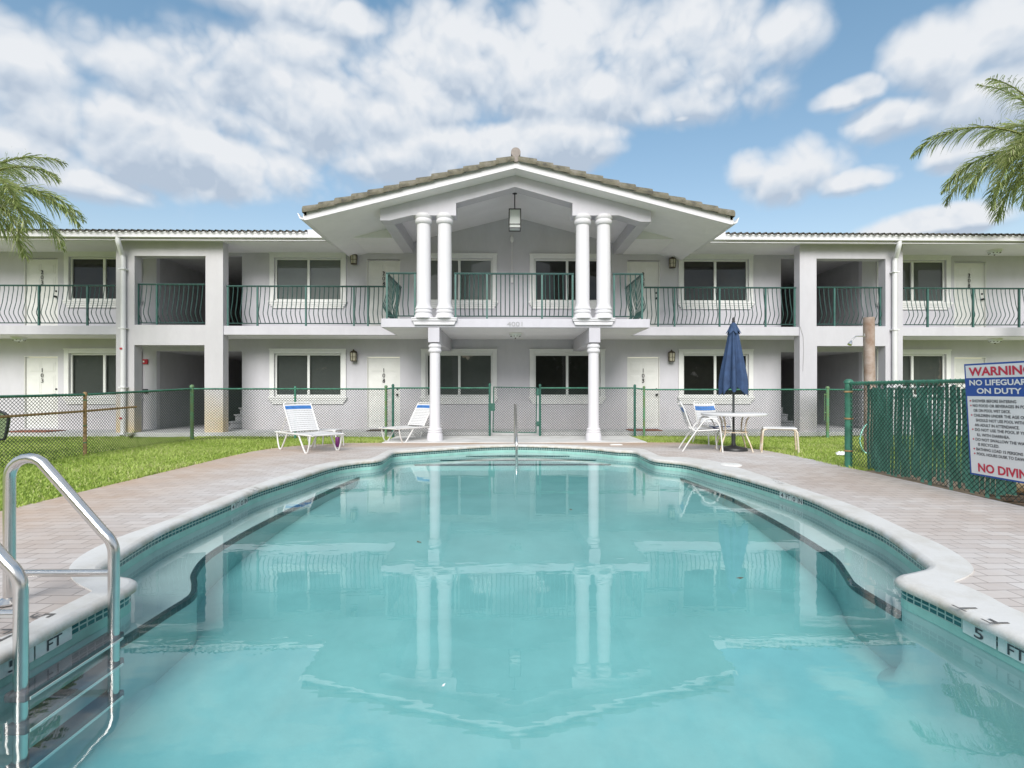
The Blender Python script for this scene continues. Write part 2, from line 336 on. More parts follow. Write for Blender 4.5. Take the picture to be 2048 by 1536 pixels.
class MB:
    def __init__(s): s.v = []; s.f = []; s.uv = None; s.r = None
    def quad(s, *p):
        i = len(s.v); s.v += [tuple(q) for q in p]; s.f.append(tuple(range(i, i + len(p)))); return s
    def box(s, x0, x1, y0, y1, z0, z1):
        if x0 > x1: x0, x1 = x1, x0
        if y0 > y1: y0, y1 = y1, y0
        if z0 > z1: z0, z1 = z1, z0
        i = len(s.v)
        s.v += [(x0, y0, z0), (x1, y0, z0), (x1, y1, z0), (x0, y1, z0), (x0, y0, z1), (x1, y0, z1), (x1, y1, z1), (x0, y1, z1)]
        for q in ((0, 3, 2, 1), (4, 5, 6, 7), (0, 1, 5, 4), (1, 2, 6, 5), (2, 3, 7, 6), (3, 0, 4, 7)): s.f.append(tuple(i + k for k in q))
        return s
    def prism(s, poly, y0, y1):
        """polygon in x,z extruded along y"""
        n = len(poly); i = len(s.v)
        s.v += [(x, y0, z) for x, z in poly] + [(x, y1, z) for x, z in poly]
        a = sum(poly[k][0] * poly[(k + 1) % n][1] - poly[(k + 1) % n][0] * poly[k][1] for k in range(n))
        f = tuple(range(i, i + n)); b = tuple(range(i + 2 * n - 1, i + n - 1, -1))
        s.f += [f, b] if a > 0 else [f[::-1], b[::-1]]
        for k in range(n):
            q = (i + k, i + n + k, i + n + (k + 1) % n, i + (k + 1) % n)
            s.f.append(q if a > 0 else q[::-1])
        return s
    def prismx(s, poly, x0, x1):
        """polygon in y,z extruded along x"""
        n = len(poly); i = len(s.v)
        s.v += [(x0, y, z) for y, z in poly] + [(x1, y, z) for y, z in poly]
        s.f.append(tuple(range(i, i + n))); s.f.append(tuple(range(i + 2 * n - 1, i + n - 1, -1)))
        for k in range(n): s.f.append((i + k, i + n + k, i + n + (k + 1) % n, i + (k + 1) % n))
        return s
    def tube(s, pts, r, n=8, closed=False, caps=True):
        pts = [Vector(p) for p in pts]; m = len(pts)
        rr = r if isinstance(r, (list, tuple)) else [r] * m
        base = len(s.v); prev = None
        for k in range(m):
            if closed: d = pts[(k + 1) % m] - pts[k - 1]
            else: d = pts[min(k + 1, m - 1)] - pts[max(k - 1, 0)]
            d = d.normalized() if d.length > 1e-9 else Vector((0, 0, 1))
            if prev is None:
                a = Vector((0, 0, 1)) if abs(d.z) < .9 else Vector((1, 0, 0))
                u = d.cross(a).normalized()
            else:
                u = (prev - d * prev.dot(d)).normalized()
            prev = u; w = d.cross(u)
            for j in range(n):
                t = 2 * math.pi * j / n
                s.v.append(tuple(pts[k] + (u * math.cos(t) + w * math.sin(t)) * rr[k]))
        for k in range(m if closed else m - 1):
            for j in range(n):
                a0 = base + k * n; b0 = base + ((k + 1) % m) * n
                s.f.append((a0 + j, a0 + (j + 1) % n, b0 + (j + 1) % n, b0 + j))
        if caps and not closed:
            s.f.append(tuple(base + j for j in range(n))[::-1]); s.f.append(tuple(base + (m - 1) * n + j for j in range(n)))
        return s
    def lathe(s, cx, cy, prof, n=24, z0=0):
        base = len(s.v); m = len(prof)
        for r, z in prof:
            for j in range(n):
                t = 2 * math.pi * j / n; s.v.append((cx + r * math.cos(t), cy + r * math.sin(t), z0 + z))
        for k in range(m - 1):
            for j in range(n):
                a = base + k * n; b = a + n
                s.f.append((a + j, a + (j + 1) % n, b + (j + 1) % n, b + j))
        s.f.append(tuple(base + j for j in range(n))[::-1]); s.f.append(tuple(base + (m - 1) * n + j for j in range(n)))
        return s
    def mesh(s, name, m=None, smooth=None, bevel=0):
        me = bpy.data.meshes.new(name)
        me.from_pydata(s.v, [], s.f)
        if m: me.materials.append(m)
        if s.uv:
            l = me.uv_layers.new(name='UVMap')
            for p in me.polygons:
                for li in p.loop_indices: l.data[li].uv = s.uv[me.loops[li].vertex_index]
        if s.r is not None:
            at = me.attributes.new('rnd', 'FLOAT', 'FACE'); at.data.foreach_set('value', s.r)
        if smooth:
            me.polygons.foreach_set('use_smooth', [True] * len(me.polygons))
            me.set_sharp_from_angle(angle=R(smooth))
        me.update()
        return me
    def build(s, name, m, parent=None, smooth=None, bevel=0):
        o = bpy.data.objects.new(name, s.mesh(name, m, smooth)); C.objects.link(o)
        if bevel:
            b = o.modifiers.new('edge', 'BEVEL'); b.width = bevel; b.segments = 2; b.limit_method = 'ANGLE'; b.angle_limit = R(40)
        if parent is not None: o.parent = parent
        return o
def put(o, parent):                          # world-built child of a thing standing elsewhere
    o.parent = parent
    o.matrix_parent_inverse = (Matrix.Translation(parent.location) @ parent.rotation_euler.to_matrix().to_4x4()).inverted()
    return o
def copy_tree(o, parent=None):
    c = o.copy(); C.objects.link(c)
    if parent is not None: c.parent = parent
    for ch in list(o.children): copy_tree(ch, c)
    return c

def joined(name, items, parent=None, smooth=None):
    """one mesh object made of several builders, each with its own material"""
    vs, fs, mi = [], [], []
    for k, (mb, m) in enumerate(items):
        i = len(vs); vs += mb.v; fs += [tuple(i + q for q in f) for f in mb.f]; mi += [k] * len(mb.f)
    me = bpy.data.meshes.new(name); me.from_pydata(vs, [], fs)
    for _, m in items: me.materials.append(m)
    me.polygons.foreach_set('material_index', mi); me.update()
    o = bpy.data.objects.new(name, me); C.objects.link(o)
    if smooth:
        me.polygons.foreach_set('use_smooth', [True] * len(me.polygons)); me.set_sharp_from_angle(angle=R(smooth))
    if parent is not None: put(o, parent)
    return o
def catmull(pts, closed=True, n=6):
    out = []; m = len(pts)
    for i in range(m if closed else m - 1):
        p = [pts[(i + k - 1) % m] if closed else pts[min(max(i + k - 1, 0), m - 1)] for k in range(4)]
        for j in range(n):
            t = j / n
            out.append(tuple(.5 * (2 * p[1][a] + (p[2][a] - p[0][a]) * t + (2 * p[0][a] - 5 * p[1][a] + 4 * p[2][a] - p[3][a]) * t * t + (3 * p[1][a] - p[0][a] - 3 * p[2][a] + p[3][a]) * t ** 3) for a in range(len(p[0]))))
    if not closed: out.append(tuple(pts[-1]))
    return out
def inside(x, y, poly):
    c = False; n = len(poly); j = n - 1
    for i in range(n):
        xi, yi = poly[i][:2]; xj, yj = poly[j][:2]
        if (yi > y) != (yj > y) and x < (xj - xi) * (y - yi) / (yj - yi) + xi: c = not c
        j = i
    return c
def cdt(outer, holes, zf, extra=()):
    """flat region between outlines, triangulated"""
    vs = []; es = []
    for loop in [outer] + list(holes):
        i = len(vs); vs += [Vector(p[:2]) for p in loop]
        es += [(i + k, i + (k + 1) % len(loop)) for k in range(len(loop))]
    vs += [Vector(p) for p in extra]
    v, e, f, *_ = delaunay_2d_cdt(vs, es, [], 0, 1e-5)
    mb = MB(); mb.v = [(p.x, p.y, zf(p.x, p.y)) for p in v]
    for t in f:
        cx = sum(v[k].x for k in t) / len(t); cy = sum(v[k].y for k in t) / len(t)
        if inside(cx, cy, outer) and not any(inside(cx, cy, h) for h in holes):
            a = v[t[0]]; b = v[t[1]]; c = v[t[2]]
            if (b - a).cross(c - a) < 0: t = list(t)[::-1]
            mb.f.append(tuple(t))
    return mb
def offset(poly, d):
    """move every point of a closed ccw outline outwards by d"""
    n = len(poly); out = []
    for i in range(n):
        a, b, c = (Vector(poly[(i + k) % n][:2]) for k in (-1, 0, 1))
        d1 = (b - a); d2 = (c - b)
        n1 = Vector((d1.y, -d1.x)); n2 = Vector((d2.y, -d2.x))
        if n1.length: n1.normalize()
        if n2.length: n2.normalize()
        nn = (n1 + n2)
        if nn.length < 1e-6: nn = n1
        nn.normalize(); out.append((b.x + nn.x * d, b.y + nn.y * d))
    return out

def text_mesh(body, h, w=None, bold=0, align='LEFT'):
    """flat lettering in the x,y plane: cap height h, optional overall width w"""
    cu = bpy.data.curves.new('lettering', 'FONT'); cu.body = body; cu.size = 1; cu.offset = bold; cu.extrude = .0; cu.resolution_u = 3
    o = bpy.data.objects.new('lettering', cu); C.objects.link(o)
    me = bpy.data.meshes.new_from_object(o.evaluated_get(bpy.context.evaluated_depsgraph_get()))
    bpy.data.objects.remove(o); bpy.data.curves.remove(cu)
    xs = [v.co.x for v in me.vertices]; ys = [v.co.y for v in me.vertices]
    x0, x1, y0, y1 = min(xs), max(xs), min(ys), max(ys)
    sy = h / (y1 - y0); sx = (w / (x1 - x0)) if w else sy
    ox = {'LEFT': 0, 'CENTER': -(x1 - x0) * sx / 2}[align]
    vs = [((v.co.x - x0) * sx + ox, (v.co.y - y0) * sy) for v in me.vertices]
    fs = [tuple(p.vertices) for p in me.polygons]
    bpy.data.meshes.remove(me)
    return vs, fs
def letter(mb, body, org, u, up, h, w=None, bold=.0, align='LEFT'):
    vs, fs = text_mesh(body, h, w, bold, align)
    i = len(mb.v); org, u, up = Vector(org), Vector(u), Vector(up)
    mb.v += [tuple(org + u * a + up * b) for a, b in vs]; mb.f += [tuple(i + k for k in f) for f in fs]
    return mb
SUN_E, SUN_ANG, EXPO, CG = 2.1, 36, 0.88, .50
SKY_LO, SKY_HI = (1.18, .95, .79), (1.0, 1.15, 1.03)
# ================================================================== THE BUILDING
YW, YB, YP, YG, YR, YF_ = 14.80, 13.73, 13.70, 13.37, 11.55, 12.03   # wall, walkway edge, pier face, gutter, gable front, portico edge
Z2, ZS2, ZSOF = 2.85, 2.61, 5.08                                    # upper floor, its underside, soffit
B = empty('apartment_building', (.25, YW, -.09), 0,
          'two-storey pale grey apartment building with white gabled portico, columns and green balcony railings', 'building')
def bp(name, mb, m, parent=None, smooth=None, bevel=0, label=None):
    o = mb.build(name, m, None, smooth, bevel); put(o, B)
    if parent is not None:
        o.parent = parent; o.matrix_parent_inverse = Matrix.Translation(-parent.location)
    if label: o['label'] = label
    return o

def wall_holes(x0, x1, z0, z1, y, depth, holes):
    mb = MB()
    xs = sorted({x0, x1, *[h[0] for h in holes], *[h[1] for h in holes]})
    zs = sorted({z0, z1, *[h[2] for h in holes], *[h[3] for h in holes]})
    for a, b in zip(xs, xs[1:]):
        for c, d in zip(zs, zs[1:]):
            mx, mz = (a + b) / 2, (c + d) / 2
            if any(h[0] < mx < h[1] and h[2] < mz < h[3] for h in holes): continue
            mb.quad((a, y, c), (b, y, c), (b, y, d), (a, y, d))
            mb.quad((b, y + depth, c), (a, y + depth, c), (a, y + depth, d), (b, y + depth, d))
    for a, b, c, d in holes:
        e = y + depth
        mb.quad((a, y, c), (a, y, d), (a, e, d), (a, e, c)); mb.quad((b, y, d), (b, y, c), (b, e, c), (b, e, d))
        if d < z1 - 1e-6: mb.quad((a, y, d), (b, y, d), (b, e, d), (a, e, d))
        if c > z0 + 1e-6: mb.quad((b, y, c), (a, y, c), (a, e, c), (b, e, c))
    mb.quad((x0, y, z1), (x1, y, z1), (x1, y + depth, z1), (x0, y + depth, z1))
    mb.quad((x0, y, z0), (x0, y, z1), (x0, y + depth, z1), (x0, y + depth, z0))
    mb.quad((x1, y, z1), (x1, y, z0), (x1, y + depth, z0), (x1, y + depth, z1))
    return mb

# -- openings in the long wall
WPX = [207.5, 616.5, 918.5, 1134.5, 1431, 1826]                     # window centres
WC = [VX(p, YW) for p in WPX]
DPX = [82, 767, 1287, 1940.5]                                       # door centres
DC = [VX(p, YW) for p in DPX]
HW, FZ = 1.92, ((.955, 2.19), (3.705, 4.935))
PASS = [(VX(313, YW), VX(484, YW)), (VX(1562, YW), VX(1724, YW))]
holes = []
for c in WC:
    for z0, z1 in FZ: holes.append((c - HW / 2, c + HW / 2, z0, z1))
for c in DC: holes += [(c - .475, c + .475, .05, 2.11), (c - .475, c + .475, Z2, 4.88)]
for a, b in PASS: holes += [(a, b, .02, 2.26), (a, b, Z2, 4.99)]
wall = wall_holes(-19, 19.5, -.12, ZSOF, YW, .14, holes)
XC = VX(1031.5, YR)                                                 # ridge line
SL, ZR = .2556, 6.15
SBX = [(VX(760, 11.93), VX(783.5, 11.93)), (VX(1279.5, 11.93), VX(1302, 11.93))]   # side beams of the portico
zs = lambda x: ZR - SL * abs(x - XC)                                 # gable soffit
wall.prism([(SBX[0][0], ZSOF), (SBX[1][1], ZSOF), (SBX[1][1], zs(SBX[1][1])), (XC, ZR), (SBX[0][0], zs(SBX[0][0]))], YW, YW + .14)
W_ = bp('wall', wall, M_WALL)
# stair passages behind the wall: side walls, back, ceilings
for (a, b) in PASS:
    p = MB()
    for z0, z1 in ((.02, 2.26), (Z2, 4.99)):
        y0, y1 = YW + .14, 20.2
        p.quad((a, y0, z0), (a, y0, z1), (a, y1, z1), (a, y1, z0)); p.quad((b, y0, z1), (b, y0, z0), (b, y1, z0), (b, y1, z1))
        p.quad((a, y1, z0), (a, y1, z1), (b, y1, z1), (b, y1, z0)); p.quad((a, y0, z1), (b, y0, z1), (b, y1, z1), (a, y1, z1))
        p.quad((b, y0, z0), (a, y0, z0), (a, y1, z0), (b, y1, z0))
    bp('stair_passage', p, M_WALL_SHADE)
# stairs
for (xa, xb) in ((VX(462, 15.0), PASS[0][1] - .01), (PASS[1][0] + .01, VX(1584, 15.0))):
    s = MB()
    for k in range(10):
        s.box(xa, xb, YW + .16 + .27 * k, YW + .16 + 2.9, .03 + .19 * k + .002, .03 + .19 * (k + 1) + (.004 if k % 2 else 0))
        s.box(xa - .03, xb, YW + .13 + .27 * k, YW + .4 + .27 * k, .19 * (k + 1), .034 + .19 * (k + 1) + .012)
    bp('stair', s, M_STAIR, bevel=.012)

# -- windows: copies of one, each with frame, pane, blinds and sill
def make_window(slat):
    h = FZ[0][1] - FZ[0][0]; a = HW / 2; T = .13
    t = MB(); yo, yi = -.045, -.002
    t.box(-a - T, -a, yo, yi, -.02, h + T); t.box(a, a + T, yo, yi, -.02, h + T); t.box(-a, a, yo, yi, h, h + T)
    t.box(-a - T - .012, a + T + .012, yo - .018, yo, h + T - .03, h + T + .012)
    w = t.build('window', M_TRIM, None, bevel=.006)
    f = MB(); y0, y1 = .03, .075
    f.box(-a, -a + .05, y0, y1, 0, h); f.box(a - .05, a, y0, y1, 0, h); f.box(-a + .05, a - .05, y0, y1, h - .05, h)
    f.box(-a + .05, a - .05, y0, y1, 0, .055); f.box(-.035, .035, y0 - .012, y1, .055, h - .05)
    f.box(-.22 + a, -.2 + a, y0 - .012, y0 - .002, .5, .62) if False else None
    f.build('frame', M_ALU, w, bevel=.004)
    for s in (-1, 1):
        g = MB(); x0, x1 = (s * .035, s * (a - .05)); x0, x1 = min(x0, x1), max(x0, x1)
        yy = .062 if s < 0 else .05
        g.quad((x0, yy, .055), (x1, yy, .055), (x1, yy, h - .05), (x0, yy, h - .05))
        g.build('pane', M_GLASS, w)
    bl = MB(); n = 50; p = h / n
    for k in range(n):
        z = k * p; bl.quad((-a, .118, z), (a, .118, z), (a, .104, z + p * 1.02), (-a, .104, z + p * 1.02))
    bl.build('blinds_or_dark_room', slat, w)  # slats; the near-black variant stands in for a dark room
    s = MB()
    s.box(-a - .16, a + .16, -.085, .03, -.055, -.0); s.box(-a - .135, a + .135, -.07, -.003, -.105, -.055)
    s.box(-a - .10, a + .10, -.055, -.003, -.155, -.105); s.box(-a - .06, a + .06, -.042, -.003, -.215, -.155)
    s.build('sill', M_TRIM, w, bevel=.008)
    return w
wproto = [make_window(M_BLIND), make_window(M_BLINDM), make_window(M_DARK_ROOM)]
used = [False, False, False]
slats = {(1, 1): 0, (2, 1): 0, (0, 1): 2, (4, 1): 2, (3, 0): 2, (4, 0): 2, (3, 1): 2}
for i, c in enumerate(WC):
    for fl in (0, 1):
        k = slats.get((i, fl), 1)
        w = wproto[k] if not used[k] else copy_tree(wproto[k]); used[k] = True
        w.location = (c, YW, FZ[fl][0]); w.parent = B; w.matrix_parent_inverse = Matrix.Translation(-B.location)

# -- doors
def make_door():
    d = MB(); w, h = .91, 2.03
    d.box(-w / 2, w / 2, .05, .09, 0, h)
    for x0 in (-.36, .04):
        for z0, z1 in ((1.62, 1.90), (.95, 1.52), (.18, .82)):
            d.box(x0, x0 + .32, .042, .052, z0, z1); d.box(x0 + .035, x0 + .285, .036, .044, z0 + .035, z1 - .035)
    o = d.build('door', M_DOOR, None, bevel=.006)
    f = MB(); f.box(-.475, -.458, .0, .09, -.0, h + .03); f.box(.458, .475, .0, .09, 0, h + .03); f.box(-.458, .458, .0, .09, h + .01, h + .03)
    f.build('frame', M_DOOR, o)
    return o
dproto = make_door()
first = True
for i, (c, nums) in enumerate(zip(DC, (('103', '203'), ('104', '204'), ('105', '205'), ('106', '206')))):
    for fl, num in enumerate(nums):
        o = dproto if first else copy_tree(dproto); first = False
        o.location = (c, YW, .05 if fl == 0 else Z2); o.parent = B; o.matrix_parent_inverse = Matrix.Translation(-B.location)
        o['label'] = 'white panelled door numbered ' + num
        t = MB()
        for k, ch in enumerate(num):
            letter(t, ch, (0, .0335, 1.60 - .148 * k), (1, 0, 0), (0, 0, 1), .12, None, .008, 'CENTER')
        t.build('door_number', M_NUM, o)
        hs = 1 if i < 2 else (1 if i == 2 else 1)
        hd = MB(); x = .39 * hs
        hd.lathe(0, 0, [(.028, 0), (.028, .012), (.012, .015), (.012, .04), (.03, .045), (.03, .07), (.015, .078)], 12)
        hd.v = [(x + a, .05 - cc, .96 + b) for a, b, cc in hd.v]
        k2 = MB(); k2.lathe(0, 0, [(.028, 0), (.028, .014), (.02, .018)], 12); k2.v = [(x + a, .05 - cc, 1.12 + b) for a, b, cc in k2.v]
        hd.build('handle', M_BLACK, o, smooth=40); k2.build('lock', M_BLACK, o, smooth=40)

# -- floor slabs and ceilings
PX0, PX1 = VX(762, YF_), VX(1300, YF_)
s = MB(); s.box(-19, 19.5, YB, YW, ZS2, Z2); s.box(PX0, PX1, YF_, YB - .001, ZS2, Z2 - .035)
bp('balcony_slab', s, M_WHITE, bevel=.01)
c = MB(); c.box(-19, 19.5, YB + .05, YW - .002, ZS2 - .006, ZS2 - .002); c.box(PX0 + .04, PX1 - .04, YF_ + .04, YB + .05, ZS2 - .007, ZS2 - .002)
c.box(-19, SBX[0][0], YG - .07, YW, ZSOF, ZSOF + .02); c.box(SBX[1][1], 19.5, YG - .07, YW, ZSOF, ZSOF + .02)
bp('ceiling', c, M_CEIL)

# -- stair towers: white frames with an opening on each floor
def tower(pl, pr, ol, o_r, ul, ur, stained):
    x0, x1 = VX(pl, YP), VX(pr, YP)
    h = [(VX(ol, YP), VX(o_r, YP), -.12, VZ(691, YP)), (VX(ul, YP), VX(ur, YP), VZ(651, YP), VZ(514.5, YP))]
    m = wall_holes(x0, x1, -.12, ZSOF, YP, .27, h)
    bp('stair_tower', m, M_WHITE_ST if stained else M_WHITE)
    return x0, x1
T0 = tower(232, 446, 268.5, 409, 269, 411, True)
T1 = tower(1599.5, 1805.5, 1634, 1771, 1633, 1771, False)

# -- gable roof of the portico
HL, HR = XC - VX(613, YR), VX(1461, YR) - XC
TK = .19
def band(y0, y1, lo, hi, exl=0, exr=0):
    l, r = XC - HL - exl, XC + HR + exr
    return [(l, zs(l) + lo), (XC, ZR + lo), (r, zs(r) + lo), (r, zs(r) + hi), (XC, ZR + hi), (l, zs(l) + hi)], y0, y1
m = MB(); po, y0, y1 = band(YR + .03, 17, 0, .09)
for half in (0, 1):
    q = [po[0], po[1], po[4], po[5]] if half == 0 else [po[1], po[2], po[3], po[4]]
    m.prism(q, y0, y1)
bp('portico_soffit', m, M_CEIL)
m = MB(); po, y0, y1 = band(YR, YR + .028, 0, TK)
m.prism([po[0], po[1], po[4], po[5]], y0, y1); m.prism([po[1], po[2], po[3], po[4]], y0, y1)
m.box(XC - HL - .06, XC - HL, YR + .0, YG + .5, zs(XC - HL) + .0, zs(XC - HL) + .10); m.box(XC + HR, XC + HR + .06, YR, YG + .5, zs(XC + HR), zs(XC + HR) + .10)
bp('fascia_board', m, M_FASCIA, bevel=.004)
m = MB(); po, y0, y1 = band(YR + .09, 21, .10, TK + .06, .05, .05)
m.prism([po[0], po[1], po[4], po[5]], y0, y1); m.prism([po[1], po[2], po[3], po[4]], y0, y1)
roof_g = bp('portico_roof', m, M_TILE)
# eave gutters of the gable
for sgn, hh in ((-1, HL), (1, HR)):
    xe = XC + sgn * hh; ze = zs(xe)
    m = MB()
    pr = [(xe + sgn * .062, ze + .03), (xe + sgn * .062, ze + .15), (xe + sgn * .075, ze + .15), (xe + sgn * .09, ze + .05), (xe + sgn * .14, ze + .07), (xe + sgn * .19, ze + .16), (xe + sgn * .215, ze + .165), (xe + sgn * .165, ze + .045), (xe + sgn * .1, ze + .02)]
    m.prism(pr, YR + .02, YG + .3)
    bp('gutter', m, M_GUTTER)
# rake tiles: half barrels lapped up each slope, and the ridge end
rk = MB()
ang = math.atan(SL)
for sgn, hh in ((-1, HL), (1, HR)):
    n = 13; pitch = (hh - .02) / n
    for k in range(n):
        d0 = hh + .07 - k * pitch; d1 = d0 - pitch - .05            # lower end, upper end (distance from ridge)
        jit = random.uniform(-.012, .012); lift = random.uniform(-.006, .006)
        base = len(rk.v); rows = 3
        for j in range(rows + 1):
            t = j / rows; d = d0 + (d1 - d0) * t + jit; x = XC + sgn * d; z = ZR - SL * d + TK + .026 - .028 * t + lift
            r = .132 - .022 * t
            for a in range(11):
                th = math.pi * (-.14 + 1.28 * a / 10)
                rk.v.append((x, YR + .035 - r * 1.05 * math.cos(th), z + r * .95 * math.sin(th) + .0))
        for j in range(rows):
            for a in range(10):
                i = base + j * 11 + a; q = (i, i + 1, i + 12, i + 11); rk.f.append(q if sgn < 0 else q[::-1])
        rk.f.append(tuple(base + a for a in range(11)) if sgn > 0 else tuple(base + a for a in range(11))[::-1])
bp('rake_tiles', rk, M_RAKE, roof_g, smooth=50)
m = MB()
prof = [(.108 * math.cos(t), .108 * math.sin(t)) for t in [math.pi * (-.28 + 1.56 * k / 22) for k in range(23)]] + [(-.045, -.21), (.045, -.21)]
for k in range(13):
    y = YR - .05 + k * .42; sc_k = 1.0 - .0 * k
    m.prism([(XC + a * (1 if k % 2 == 0 else .97), ZR + TK + .145 + b * (1 if k % 2 == 0 else .97)) for a, b in prof], y, y + .41)
bp('ridge_tiles', m, M_RIDGE, roof_g, smooth=40)

# -- triangular boards where the wing soffit meets the gable soffit
for sgn, xb in ((-1, SBX[0][0]), (1, SBX[1][1])):
    m = MB()
    xe = XC + sgn * (ZR - ZSOF) / SL
    m.prism([(xb, ZSOF), (xe, ZSOF + .001), (xb, zs(xb))], YG - .075, YG - .055)
    bp('soffit_board', m, M_CEIL)
# -- portico beam across the columns, and side beams back to the wall
P = lambda px, py: V(px, py, 11.93)
top = lambda x: zs(x) - .002
ol, o_r = P(760, 440)[0], P(1302, 441)[0]
poly = [(ol, ZSOF), (P(780, 440)[0], ZSOF), P(824, 430), P(912, 431), P(912, 406), (XC, VZ(373.5, 11.93)), P(1145, 406), P(1145, 431), P(1238, 430.5), (P(1281, 441)[0], ZSOF), (o_r, ZSOF), (o_r, top(o_r)), (XC, ZR - .002), (ol, top(ol))]
m = MB(); m.prism([poly[0], poly[1], poly[2], poly[3], poly[4], (poly[4][0], top(poly[4][0])), poly[13]], 11.93, 12.27)
m.prism([poly[4], poly[5], (XC, ZR - .002), (poly[4][0], top(poly[4][0]))], 11.93, 12.27)
m.prism([poly[5], poly[6], (poly[6][0], top(poly[6][0])), (XC, ZR - .002)], 11.93, 12.27)
m.prism([poly[6], poly[7], poly[8], poly[9], poly[10], poly[11], (poly[6][0], top(poly[6][0]))], 11.93, 12.27)
bp('portico_beam', m, M_WHITE)
for a, b in SBX:
    m = MB(); m.prism([(a, ZSOF + .003), (b, ZSOF + .003), (b, top(b)), (a, top(a))], 12.272, YW - .002)
    bp('side_beam', m, M_WALL)

# -- columns
def upper_col(x):
    z0, z1 = Z2 - .03, VZ(430.5, YF_ + .05); r = .163; y = YF_ + .05; h = z1 - z0
    pr = [(.225, 0), (.225, .02), (.215, .06), (.195, .10), (.19, .12), (.205, .135), (.207, .165), (.193, .18), (.19, .2), (.203, .215), (.203, .24), (.188, .252), (.182, .275), (.17, .30), (r, .36), (r + .002, h * .45), (r - .006, h - .24), (.172, h - .235), (.19, h - .21), (.2, h - .185), (.203, h - .15), (.188, h - .125), (.186, h - .115), (.2, h - .10), (.212, h - .07), (.212, h - .045), (.196, h - .03), (.196, h - .001)]
    m = MB(); m.lathe(x, y, pr, 32, z0); return bp('column', m, M_COL, smooth=38)
for p in (847.5, 889.5, 1165, 1207): upper_col(VX(p, YF_ + .05))
for pl, pr_ in ((822, 914), (1145, 1231)):
    m = MB(); x0, x1 = VX(pl, YF_ - .09), VX(pr_, YF_ - .09)
    m.prism([(x0, 2.80), (x1, 2.80), (x1, 2.833), (x0, 2.833)], YF_ - .10, YF_ + .3)
    m.prism([(x0 + .015, 2.755), (x1 - .015, 2.755), (x1 - .005, 2.80), (x0 + .005, 2.80)], YF_ - .085, YF_ - .001)
    m.prism([(x0 + .07, 2.665), (x1 - .07, 2.665), (x1 - .03, 2.755), (x0 + .03, 2.755)], YF_ - .06, YF_ - .001)
    bp('column_bracket', m, M_COL, bevel=.008)
for p, pb in ((870, 867.5), (1187, 1189.5)):
    x = VX(p, YF_ + .14); xb = VX(pb, YF_)
    m = MB(); m.box(xb - .133, xb + .133, YF_ - .004, YW - .002, 2.262, ZS2 - .003)
    bp('beam', m, M_WHITE, bevel=.006)
    z0 = -.06; h = 2.235 - z0; r = .122
    pr = [(.19, 0), (.19, .1), (.175, .17), (.165, .19), (.17, .2), (.172, .225), (.158, .235), (.156, .25), (.165, .26), (.165, .28), (.14, .30), (r + .008, .38), (r + .004, h * .5), (r, h - .22), (.13, h - .215), (.15, h - .19), (.158, h - .165), (.15, h - .14), (.135, h - .12), (.135, h - .1), (.152, h - .085), (.158, h - .06), (.15, h - .035), (.135, h - .03), (.135, h)]
    m = MB(); m.lathe(x, YF_ + .14, pr, 28, z0); bp('column', m, M_COL, smooth=38)

# -- wing roofs: pantiles, fascia, gutter
def wing_roof(x0, x1, nm):
    m = MB(); pitch = .165; nx = int((x1 - x0) / pitch * 8); rows = [YG - .05, YG + .3, 16, 19.5, 25.5]
    def zz(y, x):
        u = ((x - x0) / pitch) % 1
        wv = .052 * math.sin(math.pi * min(u / .62, 1)) if u < .62 else -.012 * math.sin(math.pi * (u - .62) / .38)
        return 5.245 + .18 * (y - YG) - (.36 * (y - 19.5) if y > 19.5 else 0) + wv
    for y in rows:
        for k in range(nx + 1):
            x = x0 + (x1 - x0) * k / nx; m.v.append((x, y, zz(y, x)))
    W = nx + 1
    for k in range(nx + 1):                                         # thickness of the tile ends
        x, y, z = m.v[k]; m.v.append((x, y + .004, z - .022))
    o = len(rows) * W
    for j in range(len(rows) - 1):
        for k in range(nx): i = j * W + k; m.f.append((i, i + 1, i + W + 1, i + W))
    for k in range(nx): m.f.append((o + k, o + k + 1, k + 1, k))
    bp('wing_roof', m, M_TILE, smooth=30)
    g = MB(); yf = YG
    g.prismx([(yf + .12, 5.04), (yf + .12, 5.245), (yf + .0, 5.245), (yf - .02, 5.24), (yf - .02, 5.215), (yf - .0, 5.205), (yf + .02, 5.12), (yf + .045, 5.075), (yf + .05, 5.045)], x0, x1)
    bp('gutter', g, M_GUTTER, smooth=25)
    f = MB(); f.box(x0, x1, yf + .0, yf + .07, 5.015, 5.036); f.box(x0, x1, yf + .122, yf + .15, ZSOF + .022, 5.24)
    bp('fascia_board', f, M_FASCIA)
XRL, XRR = VX(614, YG), VX(1452, YG)
wing_roof(-19.2, XRL, 'l'); wing_roof(XRR, 19.7, 'r')
for a, b in ((XRL, XRL + .95), (XRR - .95, XRR)):
    m = MB(); m.box(a, b, YG + .02, YG + .3, 5.16, 5.315); m.box(a, b, YG - .0, YG + .1, 5.05, 5.158); m.box(a, b, YG + .0, YG + .07, 5.015, 5.045)
    bp('flashing', m, M_FASCIA, bevel=.008)
# roof vents
m = MB(); x = VX(2028, 16); m.tube([(x, 16, 5.6), (x, 16, 5.92)], .04, 10); m.lathe(x, 16, [(.075, 0), (.075, .06), (.03, .08)], 10, 5.9); bp('vent_pipe', m, M_BLACK)
